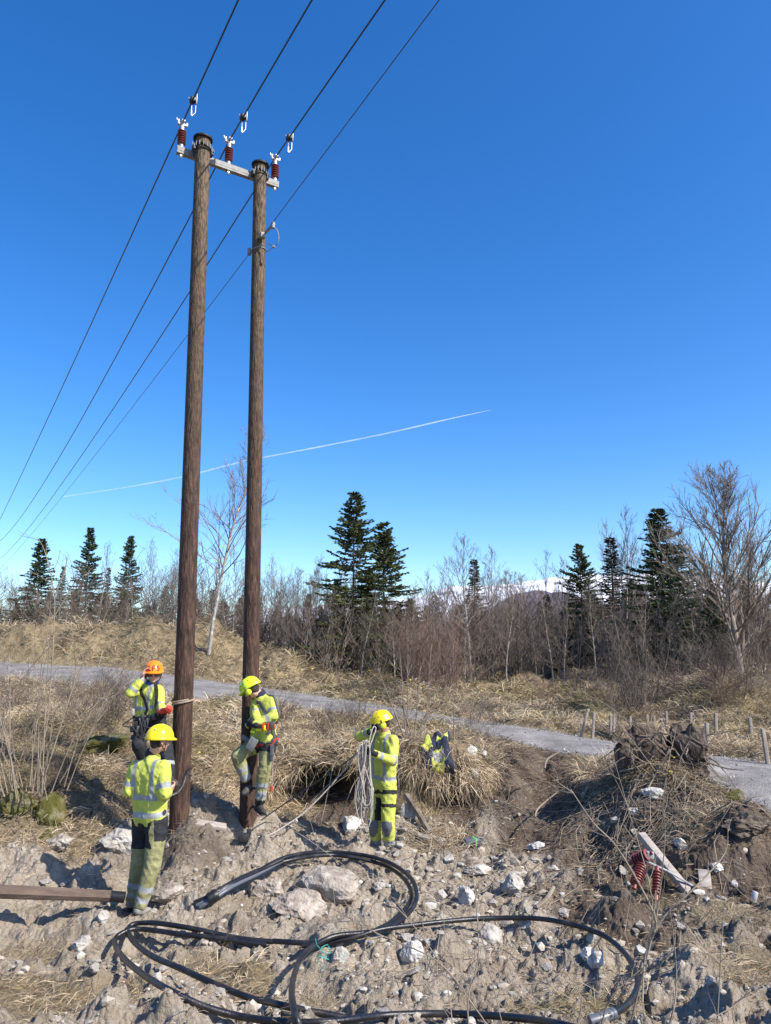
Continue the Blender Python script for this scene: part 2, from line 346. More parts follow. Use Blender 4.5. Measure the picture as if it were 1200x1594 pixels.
def ground_mat():
    m = bpy.data.materials.new('ground_soil'); m.use_nodes = True; n = m.node_tree.nodes; l = m.node_tree.links; b = n['Principled BSDF']
    b.inputs['Roughness'].default_value = .95; b.inputs['Specular IOR Level'].default_value = .1
    tc = n.new('ShaderNodeTexCoord')
    def nz(sc_, det=6, rgh=.6, off=0):
        t = n.new('ShaderNodeTexNoise'); t.inputs['Scale'].default_value = sc_; t.inputs['Detail'].default_value = det; t.inputs['Roughness'].default_value = rgh
        mp = n.new('ShaderNodeMapping'); mp.inputs['Location'].default_value = (off, off*.7, off*.3); l.new(tc.outputs['Object'], mp.inputs[0]); l.new(mp.outputs[0], t.inputs['Vector']); return t.outputs['Fac']
    def ramp(f, *st):
        r = n.new('ShaderNodeValToRGB'); e = r.color_ramp.elements
        e[0].position, e[0].color = st[0][0], (*st[0][1], 1); e[1].position, e[1].color = st[-1][0], (*st[-1][1], 1)
        for p_, c_ in st[1:-1]: q_ = e.new(p_); q_.color = (*c_, 1)
        l.new(f, r.inputs[0]); return r.outputs[0]
    def mix(f, a, b_):
        x = n.new('ShaderNodeMix'); x.data_type = 'RGBA'
        (l.new(f, x.inputs['Factor']) if not isinstance(f, float) else setattr(x.inputs['Factor'], 'default_value', f)); l.new(a, x.inputs['A']); l.new(b_, x.inputs['B']); return x.outputs['Result']
    clay = ramp(nz(1.6, 8, .7), (.32, (.17, .128, .09)), (.44, (.36, .295, .215)), (.56, (.52, .44, .335)), (.68, (.24, .19, .135)))
    wht = ramp(nz(9, 5, .7, 5), (.5, (.33, .275, .22)), (.66, (.56, .52, .46)))
    clay = mix(.42, clay, wht)
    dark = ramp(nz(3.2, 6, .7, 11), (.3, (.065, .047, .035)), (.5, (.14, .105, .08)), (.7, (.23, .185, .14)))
    gr = ramp(nz(5, 8, .75, 21), (.3, (.10, .075, .045)), (.48, (.24, .185, .11)), (.62, (.36, .285, .17)), (.75, (.15, .14, .05)))
    at = n.new('ShaderNodeAttribute'); at.attribute_name = 'zone'; sp = n.new('ShaderNodeSeparateColor'); l.new(at.outputs['Color'], sp.inputs[0])
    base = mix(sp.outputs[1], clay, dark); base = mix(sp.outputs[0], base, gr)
    rd = ramp(nz(40, 3, .6, 3), (.35, (.17, .165, .16)), (.65, (.3, .295, .285))); 
    l.new(base, b.inputs['Base Color'])
    vo = n.new('ShaderNodeTexVoronoi'); vo.inputs['Scale'].default_value = 26; l.new(tc.outputs['Object'], vo.inputs['Vector'])
    h0 = n.new('ShaderNodeMath'); h0.operation = 'SUBTRACT'; l.new(nz(90, 4, .6, 7), h0.inputs[0]); l.new(vo.outputs['Distance'], h0.inputs[1])
    h = n.new('ShaderNodeMath'); h.operation = 'ADD'; l.new(nz(28, 8, .75, 2), h.inputs[0]); l.new(h0.outputs[0], h.inputs[1])
    bp = n.new('ShaderNodeBump'); bp.inputs['Strength'].default_value = 1.0; bp.inputs['Distance'].default_value = .03; l.new(h.outputs[0], bp.inputs['Height']); l.new(bp.outputs[0], b.inputs['Normal'])
    return m
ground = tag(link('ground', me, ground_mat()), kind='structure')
# road sheet
qs = np.linspace(-400, 1500, 380); n_ = np.interp(qs, RQ, RN); f_ = np.interp(qs, RQ, RF); ts = np.linspace(0, 1, 26)
wob = fbm(qs*.03, qs*0, 3, 5)*.15
DDr = (n_+wob)[:, None]*(1-ts)+(f_+wob*.6)[:, None]*ts; XR = (qs[:, None]-600)/1200*DDr
ZR = np.maximum(hbase(XR, DDr)+fbm(XR*.8, DDr*.8, 3, 1)*0, height(XR, DDr))+.03+.05*np.sin(np.pi*ts)[None, :]; ZR[:, 0] -= .07; ZR[:, -1] -= .07
ii = np.arange(XR.size).reshape(XR.shape); qd = np.stack([ii[:-1, :-1], ii[1:, :-1], ii[1:, 1:], ii[:-1, 1:]], -1).reshape(-1, 4)
M['gravel'] = mat('road_gravel', (.15, .14, .132), (.29, .272, .255), 2.2, .95, 1.0, 40, detail=12, spec=.1)
tag(link('road', npmesh('road', np.stack([XR, DDr, ZR], -1).reshape(-1, 3), [qd], True), M['gravel']), kind='structure')
# mountains
def ridge(name, D0, pts, depth, base, matl, seed, rough):
    px = np.linspace(pts[0][0], pts[-1][0], 240); py = np.interp(px, [p[0] for p in pts], [p[1] for p in pts])
    py = py+fbm(px*.02, px*0, 5, seed)*rough
    rows = 40; Vx = []; 
    for r_ in range(rows):
        t = r_/(rows-1); Dk = D0-depth+depth*t if t <= 1 else D0
        top = np.array([P(a, b, D0).z for a, b in zip(px, py)]); xx = np.array([P(a, b, D0).x for a, b in zip(px, py)])*(Dk/D0)
        z = base+(top-base)*(t**1.3)+fbm(xx*.004, np.full_like(xx, Dk*.004), 5, seed+3)*(top-base)*.28*np.sin(np.pi*min(t, 1))
        Vx.append(np.stack([xx, np.full_like(xx, Dk), z], -1))
    for t in (.2, .6, 1):
        Vx.append(np.stack([xx*(1+t*depth/D0), np.full_like(xx, D0+depth*t), base+(top-base)*(1-t)], -1))
    A = np.array(Vx); i_ = np.arange(A.shape[0]*A.shape[1]).reshape(A.shape[:2])
    return tag(link(name, npmesh(name, A.reshape(-1, 3), [np.stack([i_[:-1, :-1], i_[:-1, 1:], i_[1:, 1:], i_[1:, :-1]], -1).reshape(-1, 4)], True), matl), kind='structure')
M['snow'] = mat('snowy_rock', (.17, .17, .2), (.8, .82, .86), .012, .8, stretch=(1, .5, 2.2), detail=12)
r0 = M['snow'].node_tree.nodes['Color Ramp'].color_ramp; r0.elements[0].position = .36; r0.elements[1].position = .5
M['heath'] = mat('mountain_heath', (.10, .085, .105), (.18, .14, .16), .01, .95, detail=10)
ridge('snow_mountain', 4200, [(330, 965), (400, 950), (470, 946), (540, 945), (600, 940), (650, 925), (720, 916), (800, 911), (850, 902), (900, 893), (960, 895), (1020, 893), (1100, 900), (1180, 905), (1300, 930), (1450, 960)], 1500, 30, M['snow'], 50, 8)
ridge('dark_mountain', 2400, [(690, 985), (740, 960), (770, 940), (800, 926), (830, 920), (870, 920), (900, 930), (960, 945), (1060, 950), (1200, 955), (1350, 980)], 900, -20, M['heath'], 60, 8)
ridge('far_hill', 3000, [(-500, 985), (-300, 965), (-100, 962), (20, 966), (100, 972), (250, 975), (450, 975), (600, 978), (760, 985)], 900, -20, M['heath'], 65, 6)
# ------------------------------------------------------------ vegetation generators
rng = np.random.default_rng(5)
def prisms(segs, n=3):
    S = np.asarray(segs, dtype=float).reshape(-1, 8); p0 = S[:, :3]; p1 = S[:, 3:6]; d = p1-p0; L = np.linalg.norm(d, axis=1, keepdims=True)+1e-9; d = d/L
    a = np.where(np.abs(d[:, 2:3]) < .9, [[0, 0, 1.]], [[1., 0, 0]]); u = np.cross(d, a); u /= np.linalg.norm(u, axis=1, keepdims=True); w_ = np.cross(d, u)
    Vs = []
    for k in range(n):
        c, s_ = math.cos(2*math.pi*k/n), math.sin(2*math.pi*k/n); o = u*c+w_*s_; Vs.append(p0+o*S[:, 6:7])
    for k in range(n):
        c, s_ = math.cos(2*math.pi*k/n), math.sin(2*math.pi*k/n); o = u*c+w_*s_; Vs.append(p1+o*S[:, 7:8])
    V = np.stack(Vs, 1).reshape(-1, 3); b = np.arange(len(S))[:, None]*(2*n)
    Fq = np.concatenate([b+np.array([k, (k+1) % n, n+(k+1) % n, n+k]) for k in range(n)])
    return V, Fq
def wob(p, d, L, steps, bend, rs, up=0):
    """wandering polyline"""
    pts = [Vector(p)]; d = Vector(d).normalized()
    for i in range(steps):
        d = (d+Vector((rs.gauss(0, bend), rs.gauss(0, bend), rs.gauss(0, bend)+up))).normalized(); pts.append(pts[-1]+d*(L/steps))
    return pts
def seglist(pts, r0, r1):
    n = len(pts)-1; return [(*pts[i], *pts[i+1], r0+(r1-r0)*i/n, r0+(r1-r0)*(i+1)/n) for i in range(n)]
def bare_tree(seed, h, kind='birch', bl=1.0, dens=1.0, trunk_r=None, spread=1.0, lean=.03, start=.22):
    """returns trunk mesh, crown mesh (unlinked)"""
    rs = random.Random(seed); tr = trunk_r or h*.0085
    tp = wob((0, 0, 0), (rs.gauss(0, lean), rs.gauss(0, lean), 1), h, 14, .045, rs, .05)
    ts_ = seglist(tp, tr, tr*.12); cs = []
    nb = int(h*4.2*dens)
    def twigs(p, d, L, r, lvl):
        pts = wob(p, d, L, 4 if lvl else 6, .13, rs, .06); cs.extend(seglist(pts, r, max(r*.3, .0038)))
        if lvl >= 3: return
        k = [0, 8, 6, 4][lvl+0] if lvl else 9
        k = int(k*dens*(.7+.6*rs.random()))
        for j in range(max(2, k)):
            t = .2+.8*rs.random(); i = min(len(pts)-2, int(t*(len(pts)-1))); q = pts[i].lerp(pts[i+1], rs.random()); dd = (pts[i+1]-pts[i]).normalized()
            ax = Vector((rs.gauss(0, 1), rs.gauss(0, 1), rs.gauss(0, 1))).cross(dd).normalized()
            nd = (dd*math.cos(.55)+ax*math.sin(.55)); nd.z += .12
            twigs(q, nd, L*(.32+.25*rs.random())*(1-.35*t), max(r*.5*(1-.4*t), .0045), lvl+1)
    for b in range(nb):
        t = start+(1-start)*(b+rs.random())/nb; t = min(t, .985)
        i = min(13, int(t*14)); p = tp[i].lerp(tp[i+1], t*14-i); a = b*2.4+rs.random()*1.2
        el = R(28+45*t+rs.gauss(0, 8)) if kind == 'birch' else R(38+30*t+rs.gauss(0, 12))
        L = h*bl*(.30*(1-t)**.7+.05)*spread*(.6+.6*rs.random())
        twigs(p, (math.cos(a)*math.cos(el), math.sin(a)*math.cos(el), math.sin(el)), L, tr*(.42*(1-t)+.09), 1)
    Vt, Ft = prisms(ts_, 7); Vc, Fc = prisms(cs, 3)
    return npmesh('trunk', Vt, [Ft], True), npmesh('crown', Vc, [Fc], False)
def shrub(seed, h, stems=9, sp=.35, dens=1, r=.008, lvl2=True):
    rs = random.Random(seed); cs = []
    for i in range(stems):
        a = rs.random()*6.28; t = rs.random()**.5*sp
        pts = wob((math.cos(a)*.08, math.sin(a)*.08, -.1), (math.cos(a)*t, math.sin(a)*t, 1), h*(.6+.5*rs.random()), 8, .09, rs, .03); rr = r*(.6+.6*rs.random())
        cs += seglist(pts, rr, rr*.2)
        for j in range(int(9*dens)):
            k = rs.randint(2, 7); q = pts[k].lerp(pts[k-1], rs.random()); aa = rs.random()*6.28; 
            p2 = wob(q, (math.cos(aa)*.8, math.sin(aa)*.8, .9), h*.22*(.5+rs.random()), 4, .12, rs, .04); cs += seglist(p2, rr*.45, rr*.12)
            if lvl2:
                for m_ in range(3):
                    kk = rs.randint(1, 3); aa = rs.random()*6.28; p3 = wob(p2[kk], (math.cos(aa), math.sin(aa), .9), h*.1*(.5+rs.random()), 2, .1, rs); cs += seglist(p3, rr*.25, rr*.1)
    V_, F_ = prisms(cs, 3); return npmesh('stems', V_, [F_])
def spruce(seed, h, rad, bare=.12, dens=1.0, green=(.045, .078, .036), thin=1.0):
    rs = random.Random(seed); tr = h*.012; tp = [Vector((0, 0, h*i/10)) for i in range(11)]
    Vt, Ft = prisms(seglist(tp, tr, .01), 7); br = []; cards = []; cols = []
    z = h*bare
    while z < h*.985:
        t = z/h; n = 5 if t < .9 else 4; L = rad*1.35*((1-t)**.9*.95+.03)*(.8+.4*rs.random())
        for k in range(n):
            if rs.random() < .1: continue
            a = rs.random()*6.28; l_ = L*(.6+.6*rs.random()); el = R(-18+50*t+rs.gauss(0, 7))
            d = Vector((math.cos(a)*math.cos(el), math.sin(a)*math.cos(el), math.sin(el)))
            pts = [Vector((0, 0, z))]; steps = max(3, int(l_/.22)); dd = d.copy()
            for i in range(steps): dd = (dd+Vector((0, 0, .055 if i > steps*.4 else -.03))).normalized(); pts.append(pts[-1]+dd*(l_/steps))
            br += seglist(pts, tr*.28*(1-t)+.006, .004)
            shade = .75+.5*rs.random()
            for i in range(1, len(pts)):
                f = i/len(pts)
                if f < .18 and t < .7: continue
                wd = l_*.34*(1-f*.75)+.06
                for q in range(int(15*dens)):
                    s_ = rs.choice((-1, 1)); side = dd.cross(Vector((0, 0, 1))).normalized()*s_
                    p = pts[i].lerp(pts[i-1], rs.random()); dr = (side*rs.uniform(.4, 1)+dd*rs.uniform(.4, 1.1)+Vector((0, 0, rs.uniform(-.55, .15)))).normalized()
                    cards.append((p+side*wd*rs.random()*.6, dr, rs.uniform(.12, .25)*thin)); c = shade*rs.uniform(.65, 1.35); y = rs.random()*.35
                    cols.append((green[0]*c*(1+y*1.3), green[1]*c*(1+y*.5), green[2]*c))
        z += h*.021*(1.15-.5*t)
    Cn = len(cards); p = np.array([c[0] for c in cards]); d = np.array([c[1] for c in cards]); L = np.array([c[2] for c in cards])[:, None]
    rr = rng.normal(size=(Cn, 3)); sd_ = np.cross(d, rr); sd_ /= np.linalg.norm(sd_, axis=1, keepdims=True)
    V = np.stack([p, p+d*L*.5+sd_*L*.2, p+d*L, p+d*L*.5-sd_*L*.2], 1).reshape(-1, 3); cc = np.repeat(np.array(cols), 4, axis=0)
    Fq = np.arange(Cn*4).reshape(-1, 4); Vb, Fb = prisms(br, 3)
    crown = npmesh('crown', np.concatenate([V, Vb]), [Fq, Fb+Cn*4], False, tint=np.concatenate([cc, np.tile([[.09, .065, .05]], (len(Vb), 1))]))
    return npmesh('trunk', Vt, [Ft], True), crown
def tree_obj(name, tm, cm, loc, label, cat, group=None, rz=0, s=1, mats=None, sz=None):
    r = empty(name, loc, label, cat, group); r.rotation_euler.z = rz; r.scale = (s, s, sz or s)
    if tm is not None:
        if not tm.materials: tm.materials.append(mats[0])
        t = bpy.data.objects.new('trunk', tm); COL.objects.link(t); t.parent = r
    if cm is not None:
        if not cm.materials: cm.materials.append(mats[1])
        c = bpy.data.objects.new('crown' if tm is not None else 'stems', cm); COL.objects.link(c); c.parent = r
    return r
def blades(P0, dirs, L, wd, tint, bend=.5):
    """P0,dirs (n,3) ; each blade curved strip of 5 verts"""
    n = len(P0); L = L[:, None]; dirs = dirs/np.linalg.norm(dirs, axis=1, keepdims=True)
    rr = rng.normal(size=(n, 3)); sd_ = np.cross(dirs, rr); sd_ /= np.linalg.norm(sd_, axis=1, keepdims=True)+1e-9; sd_ *= wd[:, None]*.5
    hor = dirs*np.array([1, 1, 0.]); mid = P0+dirs*L*.5; end = mid+(dirs*(1-bend)+hor*bend*.6+np.array([0, 0, -1.])*bend*.55)*L*.5
    V = np.stack([P0-sd_, P0+sd_, mid+sd_*.8, mid-sd_*.8, end], 1).reshape(-1, 3); b = np.arange(n)[:, None]*5
    return V, b+np.array([0, 1, 2, 3]), b+np.array([3, 2, 4]), np.repeat(tint, 5, axis=0)
STRAW = np.array([[.54, .45, .30], [.46, .37, .235], [.36, .28, .17], [.62, .54, .39], [.24, .18, .115], [.50, .39, .25]])
def tints(n, P_, pal=STRAW, mossk=0.0, dark=None):
    t = pal[rng.integers(0, len(pal), n)]*rng.uniform(.65, 1.15, (n, 1)); k = fbm(P_[:, 0]*.9, P_[:, 1]*.9, 3, 90)
    g_ = np.clip(fbm(P_[:, 0]*.6+30, P_[:, 1]*.6, 3, 95)*3-.5, 0, .5)[:, None]; t = t*(1-g_)+g_*np.array([.22, .19, .07])*rng.uniform(.7, 1.3, (n, 1))
    return t*(1+k[:, None]*.7)*np.array([1.0, .97, .98])
# ---- scattered dry grass, ground litter
def scatter(n, qa, qb, da, db):
    q = rng.uniform(qa, qb, n); d = np.sqrt(rng.uniform(da*da, db*db, n)); return (q-600)/1200*d, d, q
def mass(name, parts, label=None):
    off = 0; Vs = []; Qs = []; Ts = []; Cs = []
    for (V, Fq, Ft, c) in parts: Vs.append(V); Qs.append(Fq+off); Ts.append(Ft+off); Cs.append(c); off += len(V)
    o = link(name, npmesh(name, np.concatenate(Vs), [np.concatenate(Qs), np.concatenate(Ts)], False, tint=np.concatenate(Cs)), M['grass'])
    return tag(o, label, 'grass', kind='stuff')
def grass_layer(n, qa, qb, da, db, L0, L1, w0, w1, lift=(.1, .8), thr=.35, pal=STRAW, clump=True, bend=.5, wind=(-.1, -.3)):
    Xs, Ys, q = scatter(n, qa, qb, da, db); g, s, r, _ = zones(Xs, Ys)
    cl = fbm(Xs*1.1, Ys*1.1, 3, 33); keep = (g > thr+rng.uniform(-.2, .2, n)) & (r < .3) & (cl > rng.uniform(-.75, .15, n)); Xs, Ys, q, cl = Xs[keep], Ys[keep], q[keep], cl[keep]
    n = len(Xs); Zs = height(Xs, Ys); Yw_ = warp(Xs, Ys, Zs, q)
    az = rng.uniform(0, 6.28, n)*.8+fbm(Xs*.9, Ys*.9, 3, 55)*11; el = rng.uniform(lift[0], lift[1], n)
    d = np.stack([np.cos(az)*np.cos(el)+wind[0], np.sin(az)*np.cos(el)+wind[1], np.sin(el)+.05], -1)
    return blades(np.stack([Xs, Yw_, Zs-.01], -1), d, rng.uniform(L0, L1, n)*(1+cl), rng.uniform(w0, w1, n), tints(n, np.stack([Xs, Ys], -1), pal), bend)
DARKST = STRAW*.72
near = [grass_layer(90000, -120, 1320, 8.4, 13, .12, .38, .004, .009),
        grass_layer(30000, -120, 1320, 4.6, 8.4, .1, .3, .003, .006, thr=.3, lift=(.0, .5))]
mass('dry_grass', near)
mass('roadside_grass', [grass_layer(80000, -120, 1320, 12.5, 20, .18, .45, .008, .015, lift=(.1, .9))])
mass('verge_grass', [grass_layer(75000, -150, 1350, 18, 31, .25, .55, .012, .024, lift=(.1, .9), pal=STRAW*.85)])
def straw_litter(n, qa, qb, da, db, L0, L1):
    Xs, Ys, q = scatter(n, qa, qb, da, db); g, s, r, _ = zones(Xs, Ys); cl = fbm(Xs*1.6, Ys*1.6, 3, 37)
    k = (r < .1) & (rng.random(n) < .22+.75*s+cl*.9); Xs, Ys, q = Xs[k], Ys[k], q[k]; n = len(Xs); Zs = height(Xs, Ys); az = rng.uniform(0, 6.28, n)
    d = np.stack([np.cos(az), np.sin(az), rng.uniform(-.05, .4, n)], -1)
    return blades(np.stack([Xs, warp(Xs, Ys, Zs, q), Zs+.004], -1), d, rng.uniform(L0, L1, n), rng.uniform(.003, .006, n), tints(n, np.stack([Xs, Ys], -1), STRAW*np.array([.85, .8, .75])), .2)
mass('straw_litter', [straw_litter(60000, -80, 1280, 5, 13.2, .04, .16)])
# hanging fringe at the bank lip
def fringe(qa, qb, n, L0=.35, L1=.9):
    q = rng.uniform(qa, qb, n); Ylip = np.interp(q, LQ, LD)+rng.uniform(.15, .5, n); Xs = (q-600)/1200*Ylip; Zs = height(Xs, Ylip)
    k = (Zs > .62) & (rng.random(n) > .93*np.exp(-((q-500)/44)**2)) & (rng.random(n) > .8*np.exp(-((q-700)/26)**2)); q, Ylip, Xs, Zs = q[k], Ylip[k], Xs[k], Zs[k]; n = len(q)
    sw = fbm(q*.03, q*0, 3, 66)
    d = np.stack([rng.normal(0, .45, n)+sw*.9, -rng.uniform(.1, .9, n), rng.uniform(-1.3, .2, n)], -1)
    return blades(np.stack([Xs, Ylip, Zs], -1), d, rng.uniform(L0, L1, n), rng.uniform(.005, .010, n), tints(n, np.stack([Xs, Ylip], -1)), .55)
mass('hanging_grass', [fringe(380, 790, 8500, .1, .5), fringe(905, 1120, 4500, .2, .5), fringe(60, 370, 5000, .2, .5)])
# twig and root litter
def litter(n, qa, qb, da, db, L0, L1, r0, r1):
    Xs, Ys, q = scatter(n, qa, qb, da, db); g, s, r, _ = zones(Xs, Ys); k = (r < .2); Xs, Ys = Xs[k], Ys[k]; n = len(Xs)
    Zs = height(Xs, Ys)+.012; az = rng.uniform(0, 6.28, n); L = rng.uniform(L0, L1, n); seg = []
    mx = Xs+np.cos(az)*L*.5; my = Ys+np.sin(az)*L*.5; mz = height(mx, my)+rng.uniform(.01, .06, n)*(1+L); a2 = az+rng.normal(0, .4, n); ex = mx+np.cos(a2)*L*.5; ey = my+np.sin(a2)*L*.5; ez = height(ex, ey)+rng.uniform(.0, .12, n)
    r_ = rng.uniform(r0, r1, n)
    A = np.stack([Xs, Ys, Zs, mx, my, mz, r_, r_*.8], -1); B = np.stack([mx, my, mz, ex, ey, ez, r_*.8, r_*.3], -1)
    return prisms(np.concatenate([A, B]), 3)
V4, F4 = litter(620, 890, 1200, 8.8, 10.9, .2, .9, .003, .009); V1, F1 = litter(900, -60, 1260, 8.5, 13, .15, .7, .002, .005); V2, F2 = litter(420, 600, 1260, 6, 10, .1, .6, .002, .005); V3, F3 = litter(260, -60, 800, 4.8, 10, .08, .4, .0015, .004)
o = link('fallen_twigs', npmesh('fallen_twigs', np.concatenate([V1, V2, V3, V4]), [F1, F2+len(V1), F3+len(V1)+len(V2), F4+len(V1)+len(V2)+len(V3)]), M['twig_pale']); tag(o, kind='stuff', cat='twigs')
# pebbles
bm = bmesh.new(); bmesh.ops.create_icosphere(bm, subdivisions=1, radius=1); IV = np.array([v.co[:] for v in bm.verts]); bm.faces.ensure_lookup_table(); IF = np.array([[v.index for v in f.verts] for f in bm.faces]); bm.free()
def pebbles(n, qa, qb, da, db, s0, s1, seed, gmax=.4, clustered=True):
    Xs, Ys, q = scatter(n, qa, qb, da, db); g, s, r, _ = zones(Xs, Ys); k = (g < gmax) & (r < .3) & (rng.random(n) > s*.85)
    if clustered: k &= fbm(Xs*1.1, Ys*1.1, 3, seed) > rng.uniform(-.5, .3, n)
    Xs, Ys = Xs[k], Ys[k]; n = len(Xs); Zs = height(Xs, Ys); sz = s0*(s1/s0)**(rng.random(n)**2.2)
    V = IV[None]*rng.uniform(.55, 1.25, (n, 12, 1))*sz[:, None, None]*np.stack([rng.uniform(.7, 1.3, n), rng.uniform(.7, 1.3, n), rng.uniform(.45, .9, n)], -1)[:, None, :]
    V = V+np.stack([Xs, Ys, Zs+sz*.2], -1)[:, None, :]; Fc = (IF[None]+(np.arange(n)*12)[:, None, None]).reshape(-1, 3)
    c = np.array([[.46, .42, .35], [.38, .33, .265], [.52, .49, .43], [.33, .29, .25], [.47, .41, .33], [.4, .34, .27]])[rng.integers(0, 6, n)]*rng.uniform(.75, 1.15, (n, 1))
    return V.reshape(-1, 3), Fc, np.repeat(c, 12, axis=0)
def road_grit(n=5000):
    q = rng.uniform(-60, 1300, n); t = np.clip(np.where(rng.random(n) < .6, rng.choice([0., 1.], n)+rng.normal(0, .06, n), rng.random(n)), -.1, 1.1)
    Ys = np.interp(q, RQ, RN)*(1-t)+np.interp(q, RQ, RF)*t; Xs = (q-600)/1200*Ys; Zs = hroad(Xs, Ys, np.clip(t, 0, 1)); sz = rng.uniform(.005, .014, n)*(1+rng.random(n)**12*1.5)
    V = IV[None]*rng.uniform(.6, 1.2, (n, 12, 1))*sz[:, None, None]+np.stack([Xs, Ys, Zs], -1)[:, None, :]
    c = np.array([[.34, .32, .29], [.22, .2, .18], [.42, .4, .37]])[rng.integers(0, 3, n)]
    return V.reshape(-1, 3), (IF[None]+(np.arange(n)*12)[:, None, None]).reshape(-1, 3), np.repeat(c, 12, axis=0)
def hroad(x, y, t): return np.maximum(hbase(x, y), height(x, y))+.03+.05*np.sin(np.pi*t)
pv = [pebbles(6500, -60, 1260, 4.8, 10.6, .008, .05, 71), pebbles(3000, 560, 1150, 7, 10.8, .01, .07, 72), pebbles(900, 760, 1200, 9, 13, .008, .03, 73, clustered=False), road_grit()]
off = 0; fs = []
for v_, f2, c_ in pv: fs.append(f2+off); off += len(v_)
M['pebble'] = mat('pebble_stone', (.85, .85, .85), (1, 1, 1), 30, .9, .3, attr='tint', spec=.2)
o = link('pebbles', npmesh('pebbles', np.concatenate([a[0] for a in pv]), [np.concatenate(fs)], False, tint=np.concatenate([a[2] for a in pv])), M['pebble']); tag(o, kind='stuff', cat='pebbles')
# ------------------------------------------------------------ trees
def base_at(px, D): p = on(px, D); p.z -= .05; return p
def topz(px, py, D): return P(px, py, D).z
birch_mats = (M['bark_birch'], M['twig']); grey_mats = (M['bark_grey'], M['twig']); spr_mats = (M['bark_spruce'], M['needle'])
SPR = [spruce(100+i, 10, 2.1, .1, 1.0, thin=1.15) for i in range(2)]+[spruce(110, 10, 3.0, .14, 1.0, (.055, .075, .03), 1.1), spruce(111, 10, 1.2, .12, .6, (.062, .055, .034), .9)]
def put_spruce(px, py, D, k, label, wf=1, rz=0):
    b = base_at(px, D); h = topz(px, py, D)-b.z; s = h/10; wf = wf*1.12
    r = tree_obj('spruce_tree', SPR[k][0], SPR[k][1], b, label, 'tree', 'spruces behind the road', rz, s*wf, spr_mats, s); return r
spl = [(38, 838, 31, 0, 'dark green spruce at the far left edge of the tree line', 1.05, 0),
 (116, 820, 38, 1, 'tall spruce with a narrow tip, middle one of the three left spruces', .75, 1),
 (183, 833, 37, 0, 'slim pointed spruce just left of the wooden poles', .75, 2),
 (150, 882, 42, 3, 'small spruce between two taller left spruces', .9, 3),
 (6, 938, 45, 1, 'low spruce cut by the left edge of the picture', .9, 4),
 (76, 880, 44, 3, 'thin brownish spruce beside the leftmost dark spruce', .9, 3),
 (245, 910, 40, 3, 'short brownish spruce behind bare birches left of the poles', 1.3, 3),
 (548, 766, 27, 2, 'tallest spruce in the middle, with open drooping branches', .82, 0),
 (597, 812, 28, 2, 'second tall spruce, leaning on the right side of the tallest one', .95, 2.2),
 (476, 924, 36, 1, 'short dark spruce left of the tall pair', .8, 3),
 (640, 930, 37, 1, 'low dark spruce at the right foot of the tall pair', .9, 3),
 (744, 868, 30, 3, 'thin brown needled spruce behind the white trunked birch', 1.2, 1),
 (680, 925, 40, 3, 'little sparse spruce in the middle thicket', 1.4, 2),
 (917, 846, 28, 2, 'open spruce standing before the snowy ridge', .75, 4),
 (968, 833, 30, 3, 'narrow brown tipped spruce between two birches on the right', 1.3, 1),
 (1049, 790, 26, 1, 'big dense spruce at the right beside the grey willow', 1.15, 5),
 (1075, 845, 34, 3, 'brownish spruce on the right shoulder of the big dense spruce', 1.6, 5),
 (1125, 915, 24, 1, 'low wide spruce behind the grey willow', 1.1, 2),
 (1185, 900, 33, 0, 'dark spruce behind the willow at the right edge', 1.1, 2),
 (1000, 900, 40, 1, 'low dark spruce deep in the wood on the right', 1., 4),
 (375, 905, 40, 3, 'brownish spruce seen between the two wooden poles', 1.2, 4),
 (520, 900, 38, 1, 'dark spruce tucked behind the tallest one on its left', .9, 1),
 (860, 925, 42, 1, 'low dark spruce under the snowy ridge', 1.1, 2),
 (330, 960, 42, 0, 'low dark spruce behind the big birch', 1.1, 2)]
for a in spl: put_spruce(*a)
LM = [(90, 'below the leftmost spruce'), (160, 'below the second spruce from left'), (235, 'below the slim pointed left spruce'), (300, 'left of the left pole'), (385, 'in the gap between the poles'), (460, 'just right of the right pole'), (520, 'left of the tall spruce pair'), (620, 'under the tall spruce pair'), (690, 'right of the tall spruce pair'), (780, 'around the white trunked birch'), (880, 'under the dark hill'), (945, 'below the open spruce'), (1010, 'below the narrow brown spruce'), (1090, 'below the big dense spruce'), (9999, 'beside the grey willow')]
def near_lm(px): return next(t for a, t in LM if px < a)
LSEEN = {}
BT = [bare_tree(200+i, 8, 'birch', dens=.9, spread=1.1) for i in range(5)]
WB = bare_tree(230, 10, 'birch', dens=1.0, trunk_r=.085, spread=1.15, lean=.02, start=.3)
WL = bare_tree(241, 7, 'willow', bl=1.5, dens=1.45, trunk_r=.12, spread=1.15, lean=.02, start=.12)
def put_birch(px, py, D, label, mesh=None, mats_=birch_mats, rz=0, wf=1, group='bare birches standing out of the thicket', H=8, name='birch_tree'):
    b = base_at(px, D); h = topz(px, py, D)-b.z; s = h/H; m_ = mesh or random.choice(BT)
    return tree_obj(name, m_[0], m_[1], b, label, 'tree', 'birches: '+label if group and 'thicket' in group else group, rz, s*wf, mats_, s)
put_birch(318, 662, 24, 'tallest bare birch rising behind the left wooden pole', WB, rz=.7, H=10)
put_birch(735, 838, 25, 'bare birch with a bright white trunk right of the tall spruce pair', BT[0], rz=1, wf=1.25)
